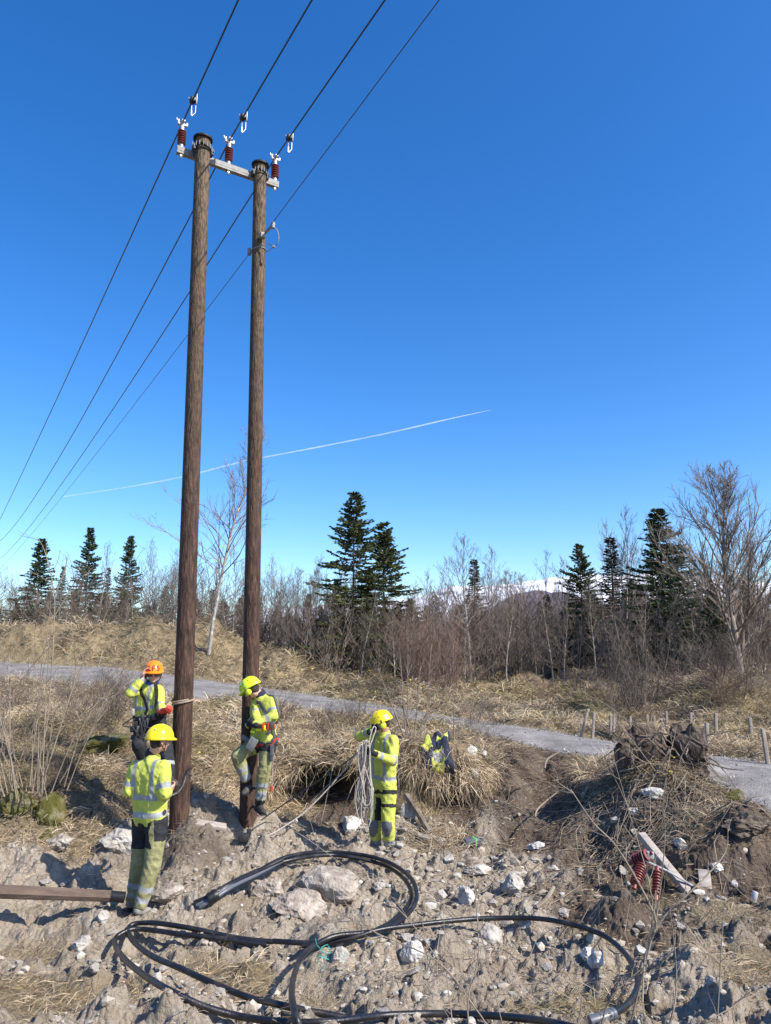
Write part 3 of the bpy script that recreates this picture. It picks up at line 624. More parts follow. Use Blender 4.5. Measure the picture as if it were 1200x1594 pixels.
for k, (px, py, Dd, lab) in enumerate([(217, 842, 30, 'bare birch just right of the three left spruces'), (262, 858, 29, 'bare birch left of the left pole foot'), (245, 870, 34, 'thin birch behind two others left of the poles'), (355, 850, 30, 'slim pale birch between the two wooden poles'), (485, 872, 29, 'thin white birch left of the tall spruce pair'), (505, 900, 28, 'short white stemmed birch touching the tall spruces'), (855, 862, 29, 'slender birch with pale trunk left of the open spruce'), (876, 868, 28, 'forked birch directly left of the open spruce'), (800, 905, 30, 'bare birch before the dark hill'), (988, 798, 30, 'tall airy birch right of the narrow brown spruce'), (965, 815, 33, 'faint tall birch behind the narrow brown spruce'), (1020, 860, 28, 'birch left of the big dense spruce'), (690, 868, 31, 'leaning bare birch left of the white trunked birch'), (425, 905, 31, 'birch just right of the right wooden pole'), (140, 850, 33, 'bare birch between left spruces'), (60, 900, 28, 'low birch before the leftmost spruce'), (1100, 850, 27, 'bare birch rising behind the willow crown'), (770, 850, 34, 'bare birch right of the white trunked birch'), (560, 900, 27, 'thin birch in front of the tall spruce trunks')]):
    put_birch(px, py, Dd, lab, BT[k % 5], rz=k*1.3, wf=random.uniform(.7, 1.0))
put_birch(1165, 752, 22, 'large many limbed grey willow with a wide bare crown at the right edge', WL, grey_mats, .5, 1, None, 7, 'willow_tree')
rgn = [(-60, 210, 'slender bare birch in the thicket below the left spruces', 'thicket birches left of the poles', 30), (210, 480, 'slender bare birch in the thicket behind the wooden poles', 'thicket birches behind the poles', 34), (480, 700, 'slender bare birch in the thicket around the tall spruce pair', 'thicket birches around the tall spruces', 34), (700, 940, 'slender bare birch in the thicket under the dark hill', 'thicket birches under the dark hill', 42), (940, 1280, 'slender bare birch in the thicket around the grey willow', 'thicket birches near the willow', 40)]
for (a, b_, lab, grp, n) in rgn:
    for i in range(n):
        px = a+(b_-a)*(i+random.random())/n; Dd = random.uniform(24 if px > 450 else 28, 27.5) if i % 4 == 0 else random.uniform(27, 46); py = random.uniform(868, 950) if not 480 < px < 960 else random.uniform(890, 955)
        if px > 960: py = random.uniform(845, 940)
        if px < 210: py = random.uniform(900, 955)
        bm_ = random.choice((birch_mats, grey_mats)); lab = ('tall' if py < 910 else 'low')+(' pale barked' if bm_ is birch_mats else ' dark barked')+' bare birch '+('fronting' if Dd < 29 else 'inside')+' the thicket '+near_lm(px)
        if len(lab.split()) > 16: lab = lab.replace(' bare birch', ' birch').replace('the thicket ', '')
        put_birch(px, py, Dd, lab, BT[i % 5], bm_, random.random()*6, random.uniform(.7, 1.15), grp)
for i in range(84):
    px = -60+1340*(i+random.random())/52 if i < 52 else (random.uniform(470, 690) if i < 64 else random.uniform(890, 1230)); Dd = random.uniform(40, 60); py = random.uniform(915, 950) if px < 420 or px > 930 else random.uniform(935, 960)
    put_spruce(px, py, Dd, (0, 1, 3)[i % 3], 'dark spruce standing deep in the wood behind bare birches', random.uniform(1.0, 1.7), random.random()*6)['group'] = 'spruces deep in the wood'
SH = [shrub(300+i, 3, 10, .4, 1, .013) for i in range(4)]
SHR = [shrub(320+i, 3, 16, .3, 1, .011) for i in range(2)]
SHP = SH
for s_ in SHR: s_.materials.append(M['twig_red'])
M['twig_dark'] = mat('twig_dark', (.06, .045, .038), (.13, .1, .08), 5, .9)
for i_, s_ in enumerate(SH): s_.materials.append(M['twig'] if i_ % 2 else M['twig_dark'])
def put_shrub(px, D, h, label, group, mesh, rz=0, wf=1):
    b = base_at(px, D); s = h/3
    return tree_obj('bare_shrub', None, mesh, b, label, 'shrub', 'shrubs: '+label, rz, s*wf, None, s)
for (a, b_, lab, grp, n) in [(-60, 400, 'grey leafless shrub at the foot of the left woods', 'undergrowth shrubs on the left', 40), (400, 800, 'grey leafless shrub at the foot of the middle woods', 'undergrowth shrubs in the middle', 46), (800, 1280, 'grey leafless shrub at the foot of the right woods', 'undergrowth shrubs on the right', 50)]:
    for i in range(n):
        px = a+(b_-a)*(i+random.random())/n; d_ = random.uniform(27.5 if px < 450 else 23, 36); hh = random.uniform(1.8, 3.7)*(1 if random.random() > .2 else 1.2); lab = ('tall' if hh > 2.7 else 'low')+(' brown' if i % 2 else ' blackish')+' leafless shrub '+('before' if d_ < 29 else 'among')+' the trees '+near_lm(px); lab = lab.replace('leafless ', '') if len(lab.split()) > 16 else lab; put_shrub(px, d_, hh, lab, grp, SH[i % 4], random.random()*6, random.uniform(.8, 1.5))
for i in range(7): put_shrub(random.gauss(655, 30), random.uniform(20.5, 23.5), random.uniform(1.8, 3.), 'reddish brown osier shrub in the clump behind the road right of the tall spruces', 'reddish osier clump', SHR[i % 2], random.random()*6)
for i in range(5): put_shrub(random.gauss(990, 22), random.uniform(17, 19), random.uniform(1.7, 3.0), 'bushy bare sallow in the clump behind the roadside stakes', 'sallow clump behind the stakes', SH[i % 4], random.random()*6, .9)
for i in range(10): put_shrub(random.uniform(1060, 1240), random.uniform(17, 22), random.uniform(1., 2.), 'low bare shrub beneath the grey willow', 'shrubs beneath the willow', SH[i % 4], random.random()*6, 1.2)
for i in range(34):
    q = random.uniform(-10, 250); put_shrub(q, random.uniform(9.6, 17.5), random.uniform(.5, 1.1), 'low tangle of bare twigs in the dry grass of the left bank', 'low scrub on the left bank', SH[i % 4], random.random()*6, 1.4)
for i in range(14):
    q = random.uniform(400, 800); put_shrub(q, random.uniform(12, 15), random.uniform(.5, 1.0), 'low bare twigs in the grass between the bank and the road', 'low scrub on the middle bank', SH[i % 4], random.random()*6, 1.5)
for i in range(16):
    q = random.uniform(820, 1210); put_shrub(q, random.uniform(15.5, 20), random.uniform(.5, 1.3), 'low brown scrub in the rough field behind the stakes', 'low scrub behind the stakes', (SH+SHR)[i % 6], random.random()*6, 1.8)
# contrail: thin ice cloud high above
tr_ = MB(); DT = 6000
def ctr(pa): return [P(x, y, DT) for x, y in pa]
tr_.tube(smoothpath(ctr([(100, 773), (200, 758), (290, 741), (380, 718), (480, 699), (600, 675), (700, 652), (765, 638)]), 3), [4]*4+[6]*8+[6]*6+[5, 4, 3, 2], 8)

mc = bpy.data.materials.new('contrail_ice'); mc.use_nodes = True; n = mc.node_tree.nodes; l = mc.node_tree.links; n.remove(n['Principled BSDF'])
df = n.new('ShaderNodeBsdfDiffuse'); df.inputs[0].default_value = (.9, .93, 1, 1); tp_ = n.new('ShaderNodeBsdfTransparent'); mx = n.new('ShaderNodeMixShader'); nz = n.new('ShaderNodeTexNoise'); nz.inputs['Scale'].default_value = .004; nz.inputs['Detail'].default_value = 4
tcx = n.new('ShaderNodeTexCoord'); l.new(tcx.outputs['Object'], nz.inputs['Vector']); mr = n.new('ShaderNodeMapRange'); mr.inputs['From Min'].default_value = .3; mr.inputs['From Max'].default_value = .7; mr.inputs['To Min'].default_value = .12; mr.inputs['To Max'].default_value = .3
l.new(nz.outputs['Fac'], mr.inputs['Value']); l.new(mr.outputs[0], mx.inputs[0]); l.new(tp_.outputs[0], mx.inputs[1]); l.new(df.outputs[0], mx.inputs[2]); l.new(mx.outputs[0], n['Material Output'].inputs[0])
if len(tr_.v): 
    o = tr_.build('contrail', mc); tag(o, kind='structure')
# ------------------------------------------------------------ poles, crossarm, wires
def polemat():
    m = mat('creosote_pole', (.028, .016, .012), (.12, .066, .045), 9, .75, 1.0, 16, stretch=(3, 3, .55), c3=(.06, .035, .026), spec=.25); n = m.node_tree.nodes; l = m.node_tree.links; b = n['Principled BSDF']
    src = b.inputs['Base Color'].links[0].from_socket
    tc = n.new('ShaderNodeTexCoord'); sx = n.new('ShaderNodeSeparateXYZ'); l.new(tc.outputs['Object'], sx.inputs[0])
    mr = n.new('ShaderNodeMapRange'); mr.inputs['From Min'].default_value = 3.2; mr.inputs['From Max'].default_value = 9.0; l.new(sx.outputs['Z'], mr.inputs['Value'])
    mx = n.new('ShaderNodeMix'); mx.data_type = 'RGBA'; mx.blend_type = 'MIX'; l.new(mr.outputs[0], mx.inputs['Factor']); l.new(src, mx.inputs['A'])
    nz = n.new('ShaderNodeTexNoise'); mp = n.new('ShaderNodeMapping'); mp.inputs['Scale'].default_value = (14, 14, 3.5); l.new(tc.outputs['Object'], mp.inputs[0]); l.new(mp.outputs[0], nz.inputs['Vector']); nz.inputs['Scale'].default_value = 3; nz.inputs['Detail'].default_value = 6
    rp = n.new('ShaderNodeValToRGB'); rp.color_ramp.elements[0].position = .35; rp.color_ramp.elements[1].position = .65; rp.color_ramp.elements[0].color = (.045, .031, .02, 1); rp.color_ramp.elements[1].color = (.19, .135, .085, 1)
    l.new(nz.outputs['Fac'], rp.inputs[0]); l.new(rp.outputs[0], mx.inputs['B']); l.new(mx.outputs['Result'], b.inputs['Base Color']); return m
M['pole'] = polemat()
M['black'] = mat('black_rubber', (.012, .012, .014), rough=.45, spec=.5)
M['cap'] = mat('pole_cap', (.02, .018, .018), rough=.6)
M['galv'] = mat('galvanised_steel', (.24, .235, .225), (.34, .33, .31), 14, .7, .1, metal=.1, spec=.3)
M['alu'] = mat('pale_aluminium', (.42, .42, .42), (.54, .54, .53), 20, .4, 0, metal=.2, spec=.6)
M['sil'] = mat('red_silicone', (.17, .035, .03), (.22, .05, .04), 8, .45, 0, spec=.5)
M['cond'] = mat('covered_conductor', (.008, .008, .03), rough=.4, spec=.5)
M['bare'] = mat('bare_wire', (.10, .10, .11), rough=.5, metal=.4)
M['blacksteel'] = mat('dark_steel', (.03, .03, .033), (.06, .06, .06), 10, .5, metal=.3)
def pole(pb, pt, D0, rb, rt, label, org):
    base = P(*pb, D0); top = P(*pt, D0); ax = (top-base).normalized(); root = empty('utility_pole', base, label, 'pole', 'wooden H frame poles')
    mb = MB(); n = 26; L = (top-base).length; V = []; Fc = []; rows = 120
    for i in range(rows+1):
        t = i/rows; c = base-ax*.7+ax*((L+.7)*t); r = rb+(rt-rb)*t
        for j in range(n):
            a = 2*math.pi*j/n; d = Vector((math.cos(a), math.sin(a), 0)); rr = r*(1+.012*mnoise.noise(Vector((math.cos(a)*3, math.sin(a)*3, t*6+org)))+.008*mnoise.noise(Vector((a*6, 0, t*2))))
            V.append(c+d*rr)
    for i in range(rows):
        for j in range(n): Fc.append((i*n+j, i*n+(j+1) % n, (i+1)*n+(j+1) % n, (i+1)*n+j))
    Fc.append(tuple((rows)*n+j for j in range(n))); mb.add(V, Fc); mb.build('shaft', M['pole'], root)
    c = MB(); c.lathe(top, [(rt+.004, -.03), (rt+.032, -.028), (rt+.034, -.004), (rt*.8, .018), (.02, .03)], ax, 26); c.build('cap', M['cap'], root)
    return root, base, top, ax
pl, blp, tlp, axl = pole((279, 1272), (316, 216), 9.3, .119, .102, 'thicker left wooden pole with a rope strap round it', 0)
pr, brp, trp, axr = pole((386, 1285), (405, 256), 9.85, .112, .093, 'thinner right wooden pole with a lineman clamped on it', 5)
def along(base, ax, z): return base+ax*((z-base.z)/ax.z)
ZB = 9.42+.02
def onz(px, py, z): d = ray(px, py); return CAM+d*((z-CAM.z)/d.z)
# crossarm line from two photo points at level ZB, moved just behind the poles
a0 = onz(276, 231, ZB); a1 = onz(434, 287, ZB)
arm = empty('crossarm', a0, 'galvanised steel crossarm bolted across both pole tops', 'crossarm'); dv = (a1-a0).normalized(); dz = Vector((0, 0, 1)); dn = dv.cross(dz).normalized()
if dn.y < 0: dn = -dn
mb = MB(); L = (a1-a0).length; c = (a0+a1)/2
mb.box(c, (L, .006, .10), (dv, dn, dz)); mb.box(c+dn*.035+dz*.047, (L, .066, .006), (dv, dn, dz)); mb.box(c+dn*.035-dz*.047, (L, .066, .006), (dv, dn, dz)); mb.box(c-dn*.004+dz*.0, (L*.998, .004, .035), (dv, dn, dz))
mb.build('channel_beam', M['galv'], arm, smooth=False)
# pole brackets: band of studs round each pole
for (b_, ax, r) in ((blp, axl, .108), (brp, axr, .09)):
    p = along(b_, ax, ZB+.03); mb = MB(); mb.tube([p+Vector((math.cos(a)*(r+.006), math.sin(a)*(r+.006), .02*math.sin(a*3))) for a in [i*math.pi/12 for i in range(24)]], .010, 6, closed=True)
    mb.tube([p+Vector((math.cos(a)*(r+.006), math.sin(a)*(r+.006), -.05)) for a in [i*math.pi/12 for i in range(24)]], .008, 6, closed=True)
    for s_ in (-1, 1): mb.box(p+dv*(r+.02)*s_-dn*.0-dz*.03, (.035, .09, .08), (dv, dn, dz), bev=.005)
    mb.build('pole_bracket', M['blacksteel'], arm)
    mb = MB()
    for k in range(6):
        a = math.atan2(-dn.y, -dn.x)-1.1+k*.44; q = p+Vector((math.cos(a), math.sin(a), 0))*(r+.018); mb.tube([q-dz*.02, q+dz*.045], .0055, 6)
    for s_ in (-1, 1): mb.tube([p+dv*(r+.035)*s_-dn*.06-dz*.02, p+dv*(r+.035)*s_-dn*.01], .010, 6); mb.tube([p+dv*(r+.035)*s_-dz*.0, p+dv*(r+.04)*s_+dz*.055], .006, 6)
    mb.build('bolts', M['galv'], arm)
WD = Vector((-.52, .854, 0)).normalized()
tops = []
for (px, py) in ((283, 233), (357, 259), (429, 285)):
    q = a0+dv*((onz(px, py, ZB)-a0).dot(dv))+dn*.035
    ins = MB(); H0 = .05; prof = [(.026, H0), (.026, H0+.05)]
    z = H0+.06
    for k in range(6): prof += [(.028, z), (.058, z+.010), (.060, z+.016), (.030, z+.028)]; z += .036
    prof += [(.02, z), (.02, z+.01)]; o = MB(); o.lathe(q, prof, dz, 18); i_o = o.build('insulator', M['sil'], arm)
    o = MB(); o.lathe(q, [(.03, H0-.005), (.03, H0+.055)], dz, 14); o.lathe(q, [(.018, -.10), (.018, .06)], dz, 8); o.lathe(q, [(.028, -.085), (.028, -.062)], dz, 6); o.build('foot_bolt', M['alu'], i_o)
    zt = z; o = MB(); o.lathe(q, [(.026, zt-.01), (.028, zt+.06), (.02, zt+.075)], dz, 14); o.box(q+dz*(zt+.09), (.14, .045, .03), (dv, WD, dz), bev=.006); o.box(q+dz*(zt+.12)-dv*.06, (.022, .05, .06), (dv, WD, dz), bev=.005); o.box(q+dz*(zt+.105)+dv*.06, (.026, .05, .05), (dv, WD, dz), bev=.005); o.box(q+dz*(zt+.13), (.05, .12, .03), (dv, WD, dz), bev=.006)
    o.tube([q+dz*(zt+.10)-dv*.065, q+dz*(zt+.17)-dv*.085], .008, 6); o.build('top_clamp', M['alu'], i_o)
    tops.append(q+dz*(zt+.125))
def plane_hit(px, py, A):
    d = ray(px, py); nx, ny = -WD.y, WD.x  # normal
    t = ((A.x-CAM.x)*nx+(A.y-CAM.y)*ny)/(d.x*nx+d.y*ny); p = CAM+d*t; return (p-A).dot(WD), p.z
def wire(A, nearp, farp, r, name, label, matl):
    tn = [plane_hit(x, y, A) for x, y in nearp]; tf = [plane_hit(x, y, A) for x, y in farp]
    def fit(pts, deg):
        t = np.array([p[0] for p in pts]); z = np.array([p[1] for p in pts])-A.z; Mx = np.stack([t**k for k in range(1, deg+1)], -1); w_ = 1/np.sqrt(1+np.abs(t)); c_, *_ = np.linalg.lstsq(Mx*w_[:, None], z*w_, rcond=None); return c_
    cn = fit(tn, 1); cf = fit(tf, 2); pts = []
    for t in np.linspace(-14, 0, 40)[:-1]: pts.append(A+WD*t+Vector((0, 0, cn[0]*t)))
    tm = max(p[0] for p in tf)*1.25
    for t in np.linspace(0, 1, 60)**1.5*tm: pts.append(A+WD*t+Vector((0, 0, cf[0]*t+cf[1]*t*t)))
    root = empty(name, A, label, 'wire', 'overhead wires'); mb = MB(); mb.tube(pts, r, 6); mb.build('conductor', matl, root)
    return root, cn[0], cf
W = [([(370, 0), (330, 90), (303, 152)], [(273, 212), (180, 420), (80, 640), (0, 808)], 'black covered wire on the leftmost insulator'),
     ([(481, 0), (428, 100), (380, 188)], [(325, 290), (230, 468), (150, 605), (35, 797), (0, 845)], 'black covered wire on the middle insulator'),
     ([(592, 0), (500, 152), (450, 217)], [(393, 303), (322, 412), (200, 605), (60, 797), (0, 872)], 'black covered wire on the rightmost insulator')]
for A, (nr_, fr_, lab), cx in zip(tops, W, ((300, 155), (378, 186), (450, 214))):
    root, k, cf = wire(A, nr_, fr_, .0115, 'power_line', lab, M['cond'])
    t = plane_hit(cx[0], cx[1], A)[0]; q = A+WD*t+dz*(k*t)
    o = MB(); o.box(q, (.075, .10, .07), (dv, WD, dz), bev=.015); o.lathe(q, [(.042, -.03), (.045, .02), (.02, .03)], WD, 12); o.build('wire_clamp', M['black'], root)
    o = MB(); o.box(q+dv*.05+dz*.03, (.008, .05, .15), (dv, WD, dz), bev=.002); o.tube([q+dv*.045-dz*.03, q+dv*.045-dz*.17-WD*.0, q+dv*.0-dz*.24, q-dv*.01-dz*.23, q-dv*.01-dz*.09], .004, 6); o.tube([q-dv*.03, q-dv*.06+dz*.02], .008, 6); o.tube([q-dv*.01-dz*.16, q-dv*.01-dz*.24], .011, 6); o.build('arcing_horn', M['alu'], root)
A4 = onz(409, 367, 0+P(409, 367, 9.73).z); root, k, cf = wire(A4, [(681, 0), (560, 165), (470, 290), (424, 345)], [(388, 393), (322, 480), (293, 520), (200, 640), (80, 797), (0, 885)], .006, 'power_line', 'thin bare grey wire on the side of the right pole', M['bare'])
pc = along(brp, axr, A4.z)
o = MB(); o.box(A4+Vector((-.0, -.02, -.01)), (.08, .07, .08), (dv, dn, dz), bev=.01); q = P(425, 351, 9.6); o.tube([A4, q], .016, 6); o.lathe(q, [(.025, -.04), (.03, .03), (.02, .05)], dz, 10); q2 = P(388, 392, 9.9); o.box(q2, (.05, .05, .11), bev=.01); o.tube([q2, A4-dz*.12], .012, 6)
o.tube([pc-dz*.17+Vector((math.cos(a)*.105, math.sin(a)*.105, .02*math.cos(a))) for a in [i*math.pi/10 for i in range(20)]], .006, 6, closed=True); o.build('pole_clamp', M['galv'], root)
o = MB(); o.tube(smoothpath([P(425, 352, 9.6), P(431, 358, 9.6), P(434, 368, 9.6), P(432, 378, 9.62), P(426, 384, 9.65), P(414, 393, 9.7)], 5), .006, 6); o.tube([P(426, 384, 9.65), P(415, 378, 9.7)], .006, 6); o.box(P(426, 384, 9.65), (.04, .03, .03), bev=.004); o.build('jumper_loop', M['galv'], root)
# ------------------------------------------------------------ pipes
M['pipe'] = mat('black_plastic_pipe', (.010, .010, .012), (.045, .04, .035), 7, .38, .15, 60, spec=.5, detail=8)
M['pipe'].node_tree.nodes['Color Ramp'].color_ramp.elements[0].position = .5; M['pipe'].node_tree.nodes['Color Ramp'].color_ramp.elements[1].position = .72
M['pipegrey'] = mat('dull_grey_plastic', (.10, .11, .13), rough=.4, spec=.5)
def laid(pts, r, lift=.0, sm=5, n=5, d0=3.5):
    pp = smoothpath([Vector((x, y, 0)) for x, y in pts], n); Ds = np.array([hit(p.x, p.y, lift=r*.8+lift, d0=d0).y for p in pp]); k = np.ones(2*sm+1)/(2*sm+1)
    Dm = np.convolve(np.pad(Ds, sm, 'edge'), k, 'valid'); out = []
    for p, d in zip(pp, Dm):
        for _ in range(60):
            q = P(p.x, p.y, d)
            if q.z > gz(q.x, q.y)+r*.8: break
            d -= .02
        out.append(d)
    out = np.array(out); po = np.pad(out, 4, 'edge'); mn = np.min([po[i:i+len(out)] for i in range(9)], 0)
    Dm = np.convolve(np.pad(mn, 3, 'edge'), np.ones(7)/7, 'valid')
    return [P(p.x, p.y, d) for p, d in zip(pp, Dm)]
def pipe(name, label, pts, r=.0215, lift=0, m=None, group='black pipe loops on the clay'):
    path = laid(pts, r, lift); mb = MB(); mb.tube(path, r, 12); o = mb.build(name, m or M['pipe'], org=path[0]); return tag(o, label, 'pipe', group), path
pipe('plastic_pipe', 'black pipe making the outer bend nearest the standing lineman, ending bottom centre', [(425, 1466), (390, 1463), (352, 1457), (297, 1445), (245, 1437), (217, 1437), (203, 1441), (200, 1451), (210, 1468), (238, 1489), (280, 1507), (332, 1531), (385, 1552), (420, 1560), (456, 1569), (540, 1585)], lift=.02)
pipe('plastic_pipe', 'black pipe running from the left bend along the bottom edge', [(415, 1470), (380, 1467), (345, 1461), (280, 1454), (245, 1449), (210, 1446), (191, 1452), (179, 1462), (182, 1477), (198, 1497), (227, 1520), (262, 1541), (315, 1566), (367, 1581), (420, 1589), (470, 1592), (520, 1590), (570, 1584), (610, 1580), (680, 1578), (750, 1580), (820, 1586), (867, 1594), (900, 1602)])
ring = [(320, 1403), (345, 1385), (372, 1371), (400, 1357), (435, 1338), (470, 1329), (505, 1326), (540, 1328), (575, 1333), (610, 1345), (638, 1365), (648, 1387), (645, 1408), (627, 1430), (606, 1443), (568, 1452), (522, 1457), (491, 1471), (470, 1489), (458, 1517), (454, 1545), (458, 1573), (465, 1596)]
pipe('plastic_pipe', 'black pipe forming the round loop by the rope carrying lineman', ring, lift=.045)
pipe('plastic_pipe', 'second black pipe lying just inside the round loop, ending under the crossing', [(322, 1399), (350, 1380), (385, 1362), (420, 1348), (460, 1337), (505, 1331), (540, 1333), (575, 1340), (605, 1350), (628, 1367), (640, 1388), (637, 1406), (618, 1428), (590, 1446), (545, 1461), (490, 1468), (425, 1465)], lift=.0)
_, pth = pipe('plastic_pipe', 'black pipe sweeping wide to the right and curling back at the bottom', [(470, 1472), (540, 1462), (592, 1447), (645, 1440), (697, 1434), (750, 1430), (820, 1429), (867, 1434), (917, 1447), (950, 1463), (977, 1490), (990, 1517), (992, 1537), (980, 1560), (960, 1575), (940, 1584)], lift=.03)
p0, p1 = P(955, 1578, pth[-1].y), P(918, 1590, pth[-1].y-.02); o = MB(); o.tube([pth[-5], pth[-1], p1], .033, 12); tag(o.build('pipe_coupling', M['pipegrey'], org=p1), 'grey coupling sleeve on the end of the wide right pipe', 'coupling')
# cable bundle ends
bun = []
for k, (dx, dy) in enumerate(((0, 0), (5, 3), (-4, -4))):
    path = laid([(306+dx, 1409+dy), (331+dx*.7, 1396+dy*.7), (360+dx*.5, 1378+dy*.5), (400+dx*.3, 1359+dy*.5), (440, 1339+dy*.3)], .02, .02+.02*k); mb = MB(); mb.tube(path, .019, 10); bun.append(path)
    tag(mb.build('cable_end', M['pipegrey'] if k < 2 else M['pipe'], org=path[0]), ['grey ended cable lying in the middle of the taped bundle', 'grey ended cable at the lower side of the taped bundle', 'black cable at the upper side of the taped bundle'][k], 'cable', 'taped cable bundle')
c = (bun[0][5]+bun[1][5]+bun[2][5])/3; d = (bun[0][7]-bun[0][3]).normalized(); o = MB(); o.lathe(c, [(.05, -.05), (.056, -.03), (.052, -.01), (.057, .01), (.053, .03), (.048, .05)], d, 14); tag(o.build('tape_wrap', M['black'], org=c), 'black tape wrapped round the cable bundle', 'tape')
# ------------------------------------------------------------ log at left
M['log'] = mat('brown_pole', (.09, .062, .047), (.17, .12, .09), 4, .7, .4, 12, stretch=(.3, 3, 3), spec=.3)
a, b = P(-90, 1384, 7.3), P(172, 1395, 7.7); o = MB(); o.tube([a, a.lerp(b, .5), b], [.068, .06, .052], 8); lg = empty('wooden_log', (a+b)/2, 'brown round pole lying on the clay behind the standing lineman', 'pole'); o.build('shaft', M['log'], lg)
o = MB(); o.tube([b, P(194, 1397, 7.72)], .05, 10); o.build('black_end', M['black'], lg)
# ------------------------------------------------------------ stakes
M['stake'] = mat('weathered_stake', (.22, .18, .15), (.36, .31, .26), 8, .9, .3, stretch=(3, 3, .5))
for i, (bx, by, tx, ty, lab) in enumerate([(903, 1151, 916, 1103, 'leaning thin stake, leftmost of the row behind the road'), (922, 1154, 925, 1109, 'upright stake next to the leaning leftmost one'), (950, 1144, 951, 1113, 'left stake of the close pair'), (955, 1146, 956, 1112, 'right stake of the close pair'), (981, 1131, 981, 1115, 'short stake left of the stump'), (1008, 1138, 1007, 1112, 'stake showing above the left root of the stump'), (1019, 1136, 1018, 1114, 'low stake above the middle of the stump'), (1038, 1138, 1037, 1107, 'tall stake above the middle of the stump'), (1076, 1136, 1075, 1109, 'stake above the right end of the stump'), (1102, 1172, 1100, 1125, 'tall stake at the far road edge right of the stump'), (1115, 1144, 1114, 1110, 'stake in the grass behind the tall roadside one'), (1170, 1152, 1167, 1117, 'stake in the pale grass near the right edge'), (1196, 1194, 1187, 1134, 'nearest tilted stake at the right edge')]):
    b = hit(bx, by, d0=11); t = P(tx, ty, b.y); w_ = .028 if i < 9 else .034; o = MB(); d = (t-b).normalized(); o.beam(b-d*.3, t, w_*1.6, w_*1.6, (0, 1, 0), bev=.006); tag(o.build('fence_stake', M['stake'], org=b), lab, 'stake', 'wooden stakes behind the road')
# ------------------------------------------------------------ timber frame with old insulators
M['timber'] = mat('grey_timber', (.30, .255, .215), (.42, .37, .32), 5, .85, .4, 14, stretch=(.6, 4, 4))
tf = P(1092, 1412, 7.75); fr = empty('crossarm_timber', tf, 'two grey timbers joined in a V lying on the brown soil', 'timber')
o = MB(); o.beam(P(998, 1300, 8.75), P(1086, 1408, 7.72), .085, .075, bev=.006); o.build('long_timber', M['timber'], fr); o = MB(); o.beam(P(1096, 1358, 8.15), P(1101, 1412, 7.74), .115, .08, bev=.006); o.build('short_timber', M['timber'], fr)
o = MB(); o.beam(P(1001, 1338, 8.0), P(1036, 1354, 8.0), .05, .012, bev=.002); o.beam(P(1050, 1362, 7.98), P(1082, 1381, 7.9), .035, .012, bev=.002); o.box(P(1012, 1331, 8.0), (.07, .05, .07), bev=.01); o.beam(P(1036, 1354, 8.0), P(1050, 1362, 7.98), .04, .012, bev=.002); o.build('steel_bracket', M['alu'], fr)
def oldins(a, b, r, lab):
    d = (b-a); L = d.length; prof = [(.018, -.05), (.02, 0)]; k = int(L/.028); z = .0
    for i in range(k): prof += [(r*.55, z+.003), (r, z+.010), (r, z+.017), (r*.55, z+.025)]; z += L/k
    prof += [(.02, z), (.02, z+.05)]; o = MB(); o.lathe(a, prof, d, 18); return tag(o.build('old_insulator', M['sil'], org=a), lab, 'insulator', 'old red insulators on the soil')
oldins(P(1009, 1330, 8.0), P(986, 1341, 8.1), .062, 'red ribbed insulator lying on its side beside the bracket')
oldins(P(999, 1347, 8.0), P(989, 1377, 7.85), .058, 'short red ribbed insulator standing left, under the lying one')
oldins(P(1023, 1356, 7.95), P(1022, 1394, 7.8), .046, 'slim long red insulator standing right of the short one')
# ------------------------------------------------------------ rocks
def rock(seed, size, flat=.8, sub=4, planes=14, rough=.12):
    rs = random.Random(seed); bm = bmesh.new(); bmesh.ops.create_icosphere(bm, subdivisions=sub, radius=1)
    N = []
    for i in range(planes):
        v = Vector((rs.gauss(0, 1), rs.gauss(0, 1), rs.gauss(0, 1))).normalized(); N.append((v, rs.uniform(.5, .85)))
    for v in bm.verts:
        d = v.co.normalized(); r = 1.0
        for (n, k) in N:
            c = d.dot(n)
            if c > .05: r = min(r, k/c)
        r *= 1+rough*mnoise.fractal(d*2.6+Vector((seed, 0, 0)), .7, 2, 6); v.co = Vector((d.x*r*size[0], d.y*r*size[1], d.z*r*size[2]*flat))
    me = bpy.data.meshes.new('rock'); bm.to_mesh(me); bm.free(); return me
M['rock'] = mat('pale_rock', (.28, .25, .215), (.50, .47, .42), 7, .9, .6, 30, c3=(.38, .345, .30), spec=.2)
M['claylump'] = mat('clay_lump', (.22, .18, .145), (.46, .41, .35), 9, .95, 1.0, 40, c3=(.33, .28, .23), spec=.1)
M['white'] = mat('white_stone', (.26, .22, .17), (.60, .58, .54), 11, .85, .7, 35, c3=(.5, .48, .44))
M['moss'] = mat('mossy_rock', (.06, .058, .015), (.2, .18, .12), 6, .95, 1, 40, c3=(.10, .092, .028), spec=.1)
def put_rock(name, px, py, wpx, hpx, m, lab, cat='rock', group=None, seed=0, D=None, **k):
    h = hit(px, py+hpx*.25) if D is None else P(px, py, D); s = wpx/1217*h.y/2*1.15; me = rock(seed or int(px*7+py), (s, s*.8, s*max(.35, min(1.2, hpx/wpx))*1.05), 1, **k); me.polygons.foreach_set('use_smooth', [False]*len(me.polygons))
    o = link(name, me, M[m], None, h+Vector((0, s*.2, s*.12))); o.rotation_euler = (random.uniform(-.2, .2), random.uniform(-.2, .2), random.uniform(-.5, .5)); return tag(o, lab, cat, group)
put_rock('boulder', 512, 1380, 98, 50, 'claylump', 'largest clay covered boulder lying inside the round pipe loop', 'boulder', rough=.09)
put_rock('boulder', 462, 1412, 80, 42, 'claylump', 'lumpy clay block below the large boulder inside the loop', 'boulder', rough=.14)
